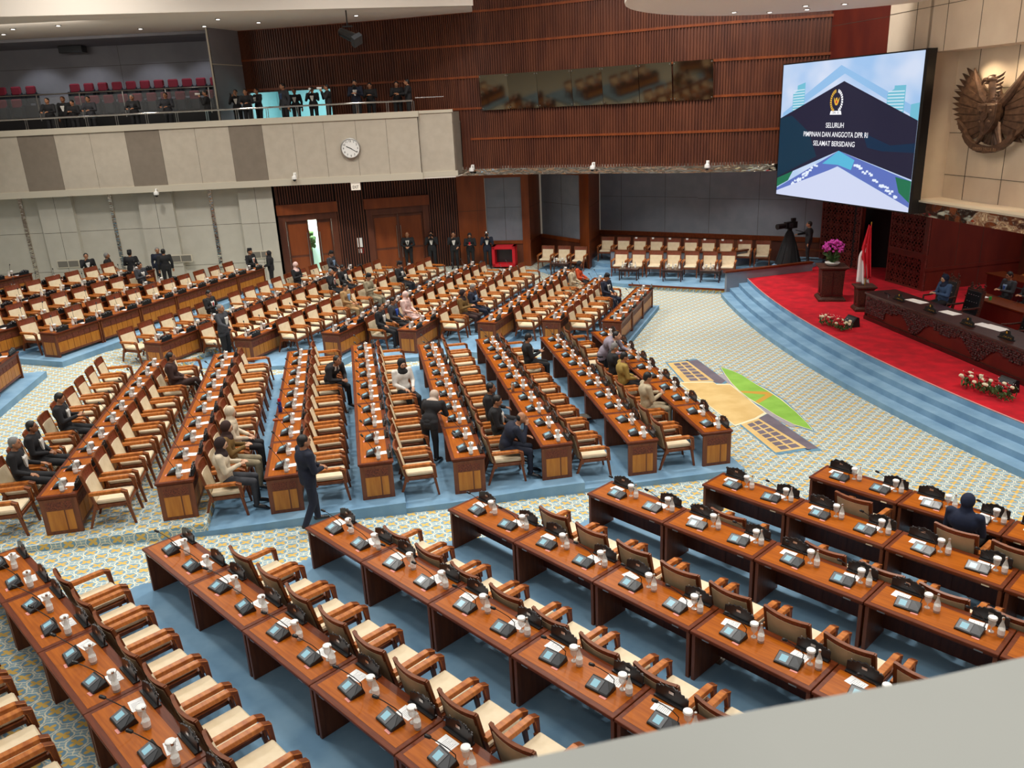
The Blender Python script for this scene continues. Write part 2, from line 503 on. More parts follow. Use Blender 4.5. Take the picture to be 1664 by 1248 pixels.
def tier(rows, back, m0, m1, material, name='floor_platform'):
    f = ROWS[rows[0]]; z = f['z'] - .75; poly = []
    fl, bl = f['L'] * f['k'], None
    poly.append(rp(f, -m0, DEPTH + .14)); poly.append(rp(f, fl + m1, DEPTH + .14))
    for rn in rows:
        r = ROWS[rn]; poly.append(rp(r, r['L'] * r['k'] + m1, 0))
    b = ROWS[rows[-1]]; poly.append(rp(b, b['L'] * b['k'] + m1, -back)); poly.append(rp(b, -m0, -back))
    for rn in reversed(rows): poly.append(rp(ROWS[rn], -m0, 0))
    mb = MB().mat(material); mb.prism(poly, -.3, z)
    struct(name, mb)


for blk, m0, m1, mats_ in (('A', .3, .6, 1), ('B', .3, .35, 1), ('C', .8, .35, 1)):
    first = 8 if blk == 'B' else 7
    for j in range(4):
        a = first - 2 * j; rows = [blk + str(a)] + ([blk + str(a - 1)] if a - 1 > 0 else [])
        back = 1.6
        tier(rows, back, m0, m1, M_pat if j == 3 else M_blue)
for rn, bk in (('D1', 1.05), ('D2', 1.4), ('D3', 1.5), ('D4', 1.4), ('D5', 1.6), ('E1', 3.0)):
    r = ROWS[rn]; mb = MB().mat(M_blue)
    fm = .38 if rn in ('D1', 'E1') else .12
    mb.prism([rp(r, -.3, DEPTH + fm), rp(r, r['L'] * r['k'] + .45, DEPTH + fm), rp(r, r['L'] * r['k'] + .45, -bk), rp(r, -.3, -bk)], .2, r['z'] - .75)
    struct('floor_platform', mb)

# ------------------------------------------------------------------ stage and its steps
def arc(R, y0, y1, n=44):
    return [(54.2 - math.sqrt(R * R - (y - 27) ** 2), y) for y in [y0 + (y1 - y0) * i / n for i in range(n + 1)]]


for i in range(4):
    R = 46 - .365 * i; ye = 31.1 + .3 * i
    p = arc(R, -2, ye) + [(13.6, 34.0), (34, 40), (34, -2)]
    mb = MB().mat(M_redc if i == 3 else M_blue)
    mb.prism(p, 0, .15 * (i + 1))
    if i == 3:
        mb.mat(M_blue); mb.prism(arc(R + .012, -2, ye) + [(p[44][0] + .5, ye), (34, 5), (34, -2)], .45, .585)
    struct('stage_step' if i < 3 else 'floor_stage', mb)
mb = MB().mat(mat('carpet_edge', rgb(214, 150, 146), .8)); pts = arc(46 - 1.095, -2, 32)
mb.tube([(x, y, .602) for x, y in pts], .016, 5); struct('trim_1', mb)

# guests' side platform
GP = [(8.63, 31.54), (5.22, 33.31), (2.9, 34.9), (1.2, 37.6), (1.3, 41), (5, 41), (14, 35.6), (11.7, 33.3)]
mb = MB().mat(M_blue); mb.prism(GP, -.1, .2); struct('floor_platform', mb)
mb = MB().mat(M_pat); wallseg(mb, (5.22, 33.30), (8.64, 31.53), -.05, .17, .02, -1)
mb.mat(M_border); wallseg(mb, (5.1, 33.36), (8.64, 31.53), .15, .215, .07, -1); struct('trim_2', mb)
mb = MB().mat(M_blue); mb.prism([(4.4, 36.7), (4.74, 36.45), (9.7, 34.45), (13.0, 33.3), (14.5, 36), (5, 41), (3.9, 38)], .1, .5)
mb.prism([(3.9, 36.3), (4.74, 35.9), (4.9, 36.6), (4.2, 37.2)], .1, .35)
mb.prism([(11.0, 33.2), (12.2, 32.6), (14.3, 34.6), (13, 36)], .1, .75); struct('floor_platform', mb)
mb = MB().mat(M_gray); wallseg(mb, (4.74, 36.36), (9.62, 34.40), .2, 1.1, .12); wallseg(mb, (9.62, 34.40), (11.1, 35.3), .2, 1.1, .12)
mb.mat(M_border); wallseg(mb, (4.7, 36.33), (9.66, 34.34), 1.1, 1.16, .2); wallseg(mb, (9.62, 34.35), (11.1, 35.25), 1.1, 1.16, .2)
struct('wall_guest_partition', mb)
mb = MB().mat(M_gray); wallseg(mb, (8.62, 31.2), (12.4, 32.35), -.05, .92, .14)
mb.mat(M_border); wallseg(mb, (8.55, 31.15), (12.42, 32.3), .92, .98, .22); struct('wall_stage_rail', mb)

# ------------------------------------------------------------------ the far walls under the timber band
ZB = CZ - 2.62
ZL = CZ - 2.72
c0, c1, c2a, c2, c3, c4a, c4, c5, c6, c7 = (-2.15, 38.7), (-.85, 38.9), (.85, 38.55), (1.2, 38.4), (1.8, 40.4), (3.5, 37.9), (3.85, 37.1), (4.65, 39.75), (13.3, 34.4), (17.0, 34.0)
mb = MB().mat(M_wood); wallseg(mb, c0, c1, 0, ZL, .5)
F, LN = frame_on(c0, c1); mb.mat(M_groove); mb.box(.02, LN, -.004, 0, 2.9, 2.915, F); mb.box(.92, .93, -.004, 0, .2, ZL, F)
struct('wall_corner_pillar', mb)
for a, b, nm in ((c1, c2a, 'wall_niche'), (c3, c4a, 'wall_niche')):
    F, LN = frame_on(a, b)
    mb = MB().mat(M_woodd); mb.box(0, LN, 0, .3, 0, 1.35, F); mb.mat(M_wood); mb.box(0, LN, -.04, .05, 1.3, 1.46, F)
    mb.box(0, LN, 0, .3, ZL - .25, ZL, F); mb.mat(M_gray); mb.box(0, LN, .1, .3, 1.4, ZL - .2, F)
    mb.mat(M_groove); mb.box(LN * .52, LN * .52 + .012, .095, .1, 1.45, ZL - .25, F); mb.box(0.05, LN - .05, .095, .1, 3.0, 3.012, F)
    struct(nm, mb)
for a, b, c, nm in ((c2a, c2, c3, 'wall_pillar'), (c4a, c4, c5, 'wall_pillar')):
    mb = MB().mat(M_wood); mb.prism([a, b, c, (a[0] + .3, c[1] + .3)], 0, ZL)
    F, LN = frame_on(b, c); mb.mat(M_groove); mb.box(0, LN, -.004, 0, 3.0, 3.015, F); mb.box(0, LN, -.004, 0, 1.3, 1.31, F)
    mb.mat(M_border); mb.box(-.02, LN, -.03, 0, 1.32, 1.46, F); struct(nm, mb)
c6 = (14.5, 33.65)
F, LN = frame_on(c5, c6)
mb = MB().mat(M_woodd); mb.box(0, LN, 0, .3, 0, 1.45, F); mb.mat(M_border); mb.box(0, LN, -.05, .05, 1.4, 1.6, F)
mb.mat(M_gray); mb.box(0, LN, .08, .3, 1.6, ZL, F)
mb.mat(M_groove)
for u in (1.1, 3.3, 5.4, 7.6, 9.6): mb.box(u, u + .012, .075, .08, 1.6, ZL, F)
mb.box(0, LN * .42, .075, .08, 3.2, 3.212, F); mb.box(LN * .42, LN, .075, .08, 3.15, 3.162, F)
struct('wall_guest_side', mb)


def lattice(mb, F, L, z0, z1, cell=.36, th=.04, bw=.015):
    """pierced wooden screen: an interlaced grid of bars standing off a dark back"""
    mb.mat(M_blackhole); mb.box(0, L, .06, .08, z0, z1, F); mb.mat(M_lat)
    nx_ = max(1, round(L / cell)); cx = L / nx_; nz_ = max(1, round((z1 - z0) / cell)); cz = (z1 - z0) / nz_
    for i in range(nx_):
        for j in range(nz_):
            x0, zz = i * cx, z0 + j * cz; mx_, mz = x0 + cx / 2, zz + cz / 2
            for (ax, az, bx, bz) in ((x0, zz, x0 + cx, zz + cz), (x0, zz + cz, x0 + cx, zz), (x0, mz, x0 + cx, mz), (mx_, zz, mx_, zz + cz),
                                     (mx_, zz, x0, mz), (mx_, zz, x0 + cx, mz), (mx_, zz + cz, x0, mz), (mx_, zz + cz, x0 + cx, mz)):
                dx, dz = bx - ax, bz - az; l = math.hypot(dx, dz); px, pz = -dz / l * bw, dx / l * bw
                mb.hexa([F @ Vector(q) for q in ((ax + px, 0, az + pz), (bx + px, 0, bz + pz), (bx - px, 0, bz - pz), (ax - px, 0, az - pz))],
                        [F @ Vector(q) for q in ((ax + px, th, az + pz), (bx + px, th, bz + pz), (bx - px, th, bz - pz), (ax - px, th, az - pz))])
    for b in ((0, L, z0, z0 + .06), (0, L, z1 - .06, z1), (0, .06, z0, z1), (L - .06, L, z0, z1)):
        mb.box(b[0], b[1], -.01, th, b[2], b[3], F)


F, LN = frame_on((13.35, 34.2), (14.15, 32.2))
mb = MB(); lattice(mb, F, LN, .6, ZL); mb.mat(M_stagew); mb.box(0, LN, .07, .2, .2, ZL, F); struct('wall_lattice_left', mb)
F, LN = frame_on((14.0, 32.5), (15.3, 31.5))
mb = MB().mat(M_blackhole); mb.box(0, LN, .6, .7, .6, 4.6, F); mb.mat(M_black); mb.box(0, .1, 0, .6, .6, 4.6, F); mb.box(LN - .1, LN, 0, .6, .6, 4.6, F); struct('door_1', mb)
F, LN = frame_on((14.25, 29.9), (14.65, 27.9))
mb = MB(); lattice(mb, F, LN, .6, 1.75); lattice(mb, F, LN, 1.87, 4.0); mb.mat(M_stagew); mb.box(0, LN, .07, .2, .6, 4.0, F)
mb.box(0, LN, -.02, .1, 1.73, 1.89, F); struct('wall_lattice_pillar', mb)
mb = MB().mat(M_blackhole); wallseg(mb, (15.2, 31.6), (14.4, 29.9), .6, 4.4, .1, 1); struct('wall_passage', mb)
F, LN = frame_on((14.65, 27.9), (18.6, 28.9))
mb = MB().mat(M_stagew); mb.box(0, LN, 0, .2, .6, 4.4, F); mb.box(0, LN, -.03, 0, 1.3, 1.42, F); mb.mat(M_groove); mb.box(1.25, 1.262, -.004, 0, .6, 4.4, F); mb.box(2.3, 2.312, -.004, 0, .6, 4.4, F)
struct('wall_stage', mb)
mb = MB().mat(M_woodd); wallseg(mb, (18.6, 28.9), (18.9, 27.9), .6, 4.6, .2); mb.mat(M_marble); wallseg(mb, (18.9, 27.9), (22.5, 27.0), 1.6, 4.6, .2)
mb.mat(M_stagew); wallseg(mb, (18.85, 27.8), (22.5, 26.9), .6, 1.6, .3); struct('wall_stage_marble', mb)

# ------------------------------------------------------------------ timber wall above the mirror band
TW = [(-11.6, 39.9), (-6.0, 38.6), (-1.7, 37.2), (.45, 36.6), (4.2, 34.7), (6.9, 33.1), (9.0, 32.3), (10.7, 31.9), (12.6, 31.3)]


def smooth_path(P, per=.11):
    out = []
    n = len(P)
    for i in range(n - 1):
        p0, p1, p2, p3 = P[max(i - 1, 0)], P[i], P[i + 1], P[min(i + 2, n - 1)]
        L = math.dist(p1, p2); k = max(2, int(L / per))
        for j in range(k):
            t = j / k
            out.append(tuple(.5 * (2 * p1[c] + (-p0[c] + p2[c]) * t + (2 * p0[c] - 5 * p1[c] + 4 * p2[c] - p3[c]) * t * t + (-p0[c] + 3 * p1[c] - 3 * p2[c] + p3[c]) * t ** 3) for c in (0, 1)))
    out.append(P[-1]); return out


PATH = smooth_path(TW)
RZ = [CZ - 2.42, CZ - 1.14, CZ + .13, CZ + 1.40, CZ + 2.67, CZ + 3.95, CZ + 5.2]
mb = MB().mat(M_woodd)
DOORX = (-11.5, -7.6)
for i in range(len(PATH) - 1):
    a, b = PATH[i], PATH[i + 1]; d = Vector((b[0] - a[0], b[1] - a[1])).normalized(); n = (-d.y, d.x)
    z0 = RZ[0]
    if a[0] < -1.75: z0 = CZ - .4
    if DOORX[0] < a[0] < DOORX[1]: z0 = RZ[3] - .12
    if i % 4 == 0 or True:
        mb.prism([a, b, off(b, .12, n), off(a, .12, n)], z0, RZ[6])
for i in range(len(PATH) - 1):
    a, b = PATH[i], PATH[i + 1]; d = Vector((b[0] - a[0], b[1] - a[1])).normalized(); n = (-d.y, d.x)
    mm = ((a[0] + b[0]) / 2, (a[1] + b[1]) / 2); w = .028
    p, q = (mm[0] - d.x * w, mm[1] - d.y * w), (mm[0] + d.x * w, mm[1] + d.y * w)
    z0 = RZ[0]
    if a[0] < -1.75: z0 = CZ - .4
    if DOORX[0] < a[0] < DOORX[1]: z0 = RZ[3] - .1
    mb.prism([off(p, -.055, n), off(q, -.055, n), q, p], z0, RZ[6])
struct('wall_slatted', mb)
mb = MB().mat(M_wood)
for k, z in enumerate(RZ[1:6]):
    for i in range(0, len(PATH) - 1, 4):
        a, b = PATH[i], PATH[min(i + 4, len(PATH) - 1)]
        if a[0] < -1.75 and k < 1: continue
        if DOORX[0] - .3 < a[0] < DOORX[1] and k < 2: continue
        wallseg(mb, a, b, z - .045, z + .045, .08, -1)
struct('trim_3', mb)
mb = MB().mat(M_mirror)
BAND = [p for p in PATH if p[0] > -1.9]
for i in range(0, len(BAND) - 1, 4):
    a, b = BAND[i], BAND[min(i + 4, len(BAND) - 1)]
    wallseg(mb, a, b, RZ[0] - .27, RZ[0], .07, -1)
struct('trim_4', mb)
mb = MB().mat(M_ceil)
mb.prism([p for p in BAND] + [(15.0, 31.0), (15.5, 36), (5, 41.5), (-2, 40)], RZ[0] - .02, RZ[0] + .1); struct('ceiling', mb)

mb = MB().mat(M_dmirror)
GL = [p for p in PATH if -.75 < p[0] < 8.3]; GN = 7; prev = 0
for g in range(GN):
    a, b = GL[int(g * (len(GL) - 1) / GN)], GL[int((g + 1) * (len(GL) - 1) / GN)]
    F, LN = frame_on(a, b)
    mb.mat(M_dmirror); zA, zB = RZ[2] - .1, RZ[3] + .04
    mb.hexa([F @ Vector(q) for q in ((.01, -.13, zA), (LN - .01, -.13, zA), (LN - .01, -.11, zA), (.01, -.11, zA))], [F @ Vector(q) for q in ((.01, -.36, zB), (LN - .01, -.36, zB), (LN - .01, -.34, zB), (.01, -.34, zB))])
    mb.mat(M_steel)
    for sx in (.06, LN - .06):
        for sz in (RZ[2] - .02, RZ[3] - .03): mb.box(sx - .02, sx + .02, -.16 if sz < RZ[2] + .3 else -.38, -.06, sz - .02, sz + .02, F)
o = mb.obj('glass_booth_window'); o['kind'] = 'structure'; o.name = 'window_1'

# ------------------------------------------------------------------ lower grey wall, balcony front, doors
YW = 36.35
xs = [-27, -20.4, -18.9, -16.0, -14.5, -11.6, -10.1]
ZS = CZ - 2.66
mb = MB()
for i in range(6):
    rec = i % 2 == 0 and i < 5
    y = YW + (.22 if rec else 0)
    mb.mat(M_wallg); mb.box(xs[i], xs[i + 1], y, y + .4, .2, ZS)
    mb.mat(M_groove)
    for z in (3.1, 1.35): mb.box(xs[i] + .01, xs[i + 1] - .01, y - .004, y, z, z + .012)
    if not rec: mx_ = (xs[i] + xs[i + 1]) / 2; mb.box(mx_, mx_ + .012, y - .004, y, .4, ZS)
mb.mat(M_wallg); mb.box(-10.35, -10.1, YW + .02, 37.0, .2, ZS)
struct('wall_left', mb)
for i, x in enumerate((-21.3, -17.35, -12.95)):
    mb = MB().mat(M_mirror); mb.box(x, x + .16, YW + .17, YW + .23, .5, ZS); struct('trim_%d' % (5 + i), mb)
for x, z in ((-19.6, 1.72), (-14.55, 1.72), (-10.95, 1.72)):
    mb = MB().mat(M_trimw); mb.box(-.5, .5, -.03, 0, -.17, .17)
    v = empty('wall_vent', (x, YW, z), label={-19.6: 'white louvred wall vent behind the man in the far left of the hall', -14.55: 'white louvred wall vent right of the two men chatting by wall', -10.95: 'white louvred wall vent just left of the ajar timber door'}[x], cat='vent')
    mb.obj('frame', v)
    mb = MB().mat(M_vent)
    for s_ in (-.46, .02): mb.box(s_, s_ + .44, -.036, -.03, -.13, .13)
    mb.obj('grille', v)
    v['category'] = 'vent'

bx = [-26, -24.9, -23.4, -21.9, -20.4, -18.85, -17.35, -15.85, -14.4, -12.9, -11.45, -10.05, -8.75, -7.45, -6.1, -4.8, -3.45]
dk = {1, 4, 7, 10}
YB = 36.0
zt, zp = CZ + .14, CZ - .08
mb = MB()
for i in range(len(bx) - 1):
    mb.mat(M_walld if i in dk else M_wall); mb.box(bx[i] + .006, bx[i + 1] - .006, YB, YB + .2, ZS + .26, zp)
mb.mat(M_groove); mb.box(-26, -3.45, YB + .01, YB + .25, ZS + .1, zt - .1)
mb.mat(M_trimw); mb.box(-26, -3.4, YB - .05, YB + .28, zp - .02, zt); mb.box(-26, -3.4, YB - .06, YB + .3, ZS, ZS + .27)
mb.mat(M_wall); mb.box(-3.45, -2.0, YB + .18, YB + .5, ZS + .26, zt - .12); mb.mat(M_trimw); mb.box(-3.42, -1.96, YB + .14, YB + .5, zt - .12, zt); mb.box(-3.42, -1.9, YB + .1, YB + .5, ZS + .05, ZS + .27)
mb.mat(M_walld); mb.prism([(-2.02, YB + .3), (-1.95, YB + .3), (-1.7, 37.3), (-1.9, 37.3)], ZS + .1, zt - .1)
struct('wall_balcony', mb)
mb = MB().mat(M_ceil); mb.prism([(-27, YB + .1), (-2, YB + .1), (-1.75, 37.2), (-1.5, 39.2), (-11, 39.2), (-27, 40)], ZS - .0, ZS + .06); struct('ceiling', mb)
mb = MB().mat(M_walld); mb.prism([(-27, YB + .2), (-2, YB + .2), (-1.7, 37.2), (-6, 38.7), (-11.6, 42.5), (-27, 42.5)], CZ - .45, CZ - .35); struct('floor_gallery', mb)

# door wall
DW0, DW1 = (-10.25, 36.72), (-2.1, 38.75)
F, LN = frame_on(DW0, DW1)
mb = MB().mat(M_woodd)
d1, d2 = (.18, 2.75), (4.05, 6.95)
for a, b in ((0, d1[0]), (d1[1], d2[0]), (d2[1], LN)):
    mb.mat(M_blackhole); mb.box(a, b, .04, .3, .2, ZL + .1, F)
    mb.mat(M_woodd); u = a + .03
    while u < b - .03: mb.box(u, u + .06, 0, .06, .2, ZL + .1, F); u += .115
for a, b in (d1, d2):
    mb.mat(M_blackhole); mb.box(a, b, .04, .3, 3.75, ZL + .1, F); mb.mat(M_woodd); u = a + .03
    while u < b - .03: mb.box(u, u + .06, 0, .06, 3.75, ZL + .1, F); u += .115
struct('wall_doors', mb)
for di, (a, b) in enumerate((d1, d2)):
    o = empty('door_%d' % (di + 2)); o['kind'] = 'structure'
    mb = MB().mat(M_wood); mb.box(a - .05, b + .05, -.12, .1, 3.35, 3.8, F)
    mb.mat(M_woodd); mb.box(a, a + .28, -.03, .3, .3, 3.4, F); mb.box(b - .28, b, -.03, .3, .3, 3.4, F); mb.box(a, b, 0, .3, 3.05, 3.4, F); mb.obj('door_frame', o)
    c = (a + b) / 2
    for s_ in (0, 1):
        x0, x1 = (a + .28, c) if s_ == 0 else (c, b - .28)
        if di == 0:
            if s_ == 0: x1 -= .02
            else: x0 += .34
        mb = MB().mat(M_side if False else M_woodd); mb.box(x0 + .005, x1 - .005, .12, .18, .3, 3.05, F)
        mb.mat(M_wood); mb.box(x0 + .08, x1 - .08, .108, .12, 1.5, 2.9, F); mb.box(x0 + .08, x1 - .08, .108, .12, .45, 1.4, F)
        lf = mb.obj('door_leaf', o)
        mb = MB().mat(M_steel); hx = x1 - .1 if s_ == 0 else x0 + .1
        mb.tube([F @ Vector((hx, .04, 1.0)), F @ Vector((hx, .04, 2.5))], .018, 6); mb.obj('door_handle', lf)
mb = MB().mat(mat('daylit_foyer', rgb(205, 235, 225), .9)); mb.prism([F @ Vector(p) for p in ((.2, 1.6, 0), (3, 1.6, 0), (3, 1.7, 0), (.2, 1.7, 0))] and [tuple((F @ Vector(p)).xy) for p in ((.2, 1.6, 0), (3, 1.6, 0), (3, 1.7, 0), (.2, 1.7, 0))], .3, 3.4)
struct('wall_foyer', mb)
lp = F @ Vector((1.7, .9, 3.2)); area('foyer_lamp', tuple(lp), .8, 160, (.85, 1, .92))
mb = MB().mat(M_leaf)
for i in range(26):
    p = F @ Vector((1.45 + random.uniform(-.25, .25), 1.2 + random.uniform(-.15, .15), 2.0 + random.uniform(-.5, .35))); mb.ell(p, (.09, .05, .12), 6, 4)
mb.mat(M_blackp); p = F @ Vector((1.45, 1.2, 1.0)); mb.tube([(p.x, p.y, .35), (p.x, p.y, 1.7)], .05, 6)
mb.obj('foyer_plant', label='green leafy plant in the foyer seen through the ajar door', cat='plant')

# gallery: rear wall, side partition, tiers, doorway room, ceilings
mb = MB().mat(M_gal); mb.box(-27, -12.0, 42.3, 42.5, CZ - .4, CZ + 4.6)
mb.mat(M_groove); mb.box(-27, -12.0, 42.294, 42.3, CZ + 2.9, CZ + 2.915); mb.box(-18.2, -18.19, 42.294, 42.3, CZ, CZ + 4.4)
mb.mat(M_gal); mb.prism([(-12.3, 37.9), (-11.6, 39.9), (-11.8, 40.1), (-12.5, 38.1)], CZ - .4, CZ + 4.6); mb.prism([(-12.3, 42.4), (-12.2, 42.4), (-12.2, 38.3), (-12.3, 38.3)], CZ - .4, CZ + 4.6)
struct('wall_gallery', mb)
mb = MB().mat(M_trimw); mb.box(-12.4, -12.34, 37.86, 37.92, CZ - .4, CZ + 4.5); mb.prism([(-12.3, 37.86), (-11.6, 39.85), (-11.62, 39.8), (-12.3, 37.8)], CZ + 2.45, CZ + 2.49); struct('trim_9', mb)
mb = MB().mat(M_blackp); mb.box(-27, -12.6, 39.2, 40.55, CZ - .4, CZ + .62); mb.box(-27, -12.6, 40.55, 42.3, CZ - .4, CZ + 1.22); struct('floor_gallery_tier', mb)
mb = MB().mat(M_ceil); mb.prism([(-27, 36.2), (-27, 43), (-12, 43), (-11, 40.3), (-6, 39), (-1.7, 37.5), (-.9, 36.9), (-.9, 34.8), (-9.6, 33.1), (-19, 31.3), (-27, 29.8)], CZ + 3.93, CZ + 4.1)
mb.prism([(-.9, 34.9), (-9.6, 33.1), (-19, 31.3), (-27, 29.8), (-27, 29.6), (-19, 31.1), (-9.6, 32.9), (-.8, 34.75)], CZ + 3.93, CZ + 6.2)
mb.mat(M_vent)
for x, y in ((-19.0, 31.05), (-14.8, 31.9), (-10.6, 32.7), (-6.3, 33.55)): mb.prism([(x - .5, y - .12), (x + .5, y + .09), (x + .5, y + .12), (x - .5, y - .09)], CZ + 4.55, CZ + 5.3)
struct('ceiling', mb)
mb = MB().mat(M_gal); mb.box(-27, -12, 38.8, 42.4, CZ + 3.8, CZ + 3.92); struct('ceiling', mb)
mb = MB().mat(M_teal); mb.prism([(-12.0, 40.2), (-11.9, 40.2), (-11.2, 44), (-11.3, 44)], CZ - .4, CZ + 2); mb.prism([(-11.4, 43.8), (-6, 42.6), (-6, 42.8), (-11.4, 44)], CZ - .4, CZ + 2)
mb.prism([(-7.6, 39.1), (-7.5, 39.1), (-6.4, 42.8), (-6.5, 42.8)], CZ - .4, CZ + 2); mb.prism([(-11.9, 40), (-7.6, 39), (-6, 42.8), (-11.4, 44)], CZ - .45, CZ - .35)
struct('wall_lobby', mb); area('lobby_lamp', (-9.3, 41.0, CZ + 1.9), 1.2, 110, (.85, 1, 1))

# right side: round ceiling disc, red panels, stone front with niche and mirrored ledge
mb = MB().mat(M_ceil)
cx, cy, R = 8.6, 21.6, 5.35
pc = [(cx + R * math.cos(a * PI / 24), cy + R * math.sin(a * PI / 24)) for a in range(48)]
mb.prism(pc, CZ + 2.4, CZ + 3.4); struct('ceiling', mb)
for p in ((7.0, 25.7), (8.2, 26.2), (9.2, 25.9), (9.9, 24.9), (8.8, 24.9)):
    q = MB().mat(M_steel); q.lathe([(.09, -.02), (.1, 0), (.1, .02)], 12); q.mat(M_led); q.lathe([(.06, -.022), (.06, -.02)], 10)
    q.obj('recessed_downlight', loc=(p[0], p[1], CZ + 2.4), label='small round downlight in the white ceiling disc above the screen', cat='ceiling light', group='downlights in the round ceiling disc')
# big red timber wall behind the screen
mb = MB().mat(M_stagew); wallseg(mb, (12.1, 31.45), (13.8, 25.0), RZ[0], CZ + 5.5, .3); mb.mat(M_groove)
F, LN = frame_on((12.1, 31.45), (13.8, 25.0)); mb.box(0, LN, -.004, 0, CZ + 2.3, CZ + 2.312, F); struct('wall_red', mb)
l0 = Vector((12.35, 24.9)); ld = Vector((.152, -.988)); ln = Vector((.988, .152))


def lp_(t, q): v = l0 + ld * t + ln * q; return (v.x, v.y)


LZ = CZ - 3.42
mb = MB().mat(M_beige); TL = 13.0
mb.prism([lp_(0, 0), lp_(TL, 0), lp_(TL, 1.2), lp_(0, 1.2)], LZ + .05, LZ + .3)
mb.prism([lp_(0, 1.0), lp_(TL, 1.0), lp_(TL, 1.2), lp_(0, 1.2)], LZ, CZ + 1.3)
mb.prism([lp_(0, .02), lp_(.12, .02), lp_(.12, 1.1), lp_(0, 1.1)], LZ, CZ + 5)
mb.prism([lp_(-1.9, .02), lp_(TL, .02), lp_(TL, 1.2), lp_(-1.9, 1.2)], CZ + 1.0, CZ + 5)
mb.mat(M_groove)
for k in range(9): mb.prism([lp_(1.0 + 1.45 * k, .99), lp_(1.012 + 1.45 * k, .99), lp_(1.012 + 1.45 * k, 1.0), lp_(1.0 + 1.45 * k, 1.0)], LZ, CZ + 1.0); mb.prism([lp_(-.6 + 1.35 * k, .012), lp_(-.588 + 1.35 * k, .012), lp_(-.588 + 1.35 * k, .02), lp_(-.6 + 1.35 * k, .02)], CZ + 1.0, CZ + 5)
for z in (CZ - 2.45, CZ - 1.25, CZ - .05): mb.prism([lp_(.12, .99), lp_(TL, .99), lp_(TL, 1.0), lp_(.12, 1.0)], z, z + .012)
mb.prism([lp_(-1.9, .012), lp_(TL, .012), lp_(TL, .02), lp_(-1.9, .02)], CZ + 2.2, CZ + 2.212)
struct('wall_stone', mb)
mb = MB().mat(M_mirror2); mb.prism([lp_(.0, -.06), lp_(TL, -.06), lp_(TL, .02), lp_(.0, .02)], LZ - .12, LZ + .26); mb.mat(M_trimw); mb.prism([lp_(0, -.07), lp_(TL, -.07), lp_(TL, .3), lp_(0, .3)], LZ + .26, LZ + .31); struct('trim_10', mb)
spot('niche_lamp', lp_(1.3, .2) + (CZ + .95,), lp_(1.9, 1.0) + (CZ - 1.0,), 150, 1.7, (1, .78, .5))
spot('niche_lamp', lp_(3.4, .2) + (CZ + .95,), lp_(2.6, 1.0) + (CZ - .8,), 150, 1.7, (1, .78, .5))

# the photographer's balcony ledge
mb = MB().mat(M_ledge)
mb.prism([(-.09, .498), (-.04, .521), (.19, .570), (.36, .600), (.56, .645), (1.6, .90), (1.75, .2), (.0, -.5), (-1.0, .15)], CZ - 1.1, CZ - .5)
struct('wall_ledge', mb, bevel=.004)

# lights of the gallery ceiling and the hanging projector
for x, y in ((-20.3, 36.6), (-14.8, 37.0), (-19, 35.0), (-12.2, 37.2), (-10.9, 35.0), (-9.8, 36.8), (-5.6, 36.0), (-17.0, 34.6)):
    q = MB().mat(M_steel); q.lathe([(.10, -.03), (.12, 0), (.12, .01)], 12); q.mat(M_led); q.lathe([(.07, -.035), (.07, -.03)], 10)
    q.obj('recessed_downlight', loc=(x, y, CZ + 3.93), label='small round downlight in the pale ceiling over the left balcony', cat='ceiling light', group='downlights over the balcony')

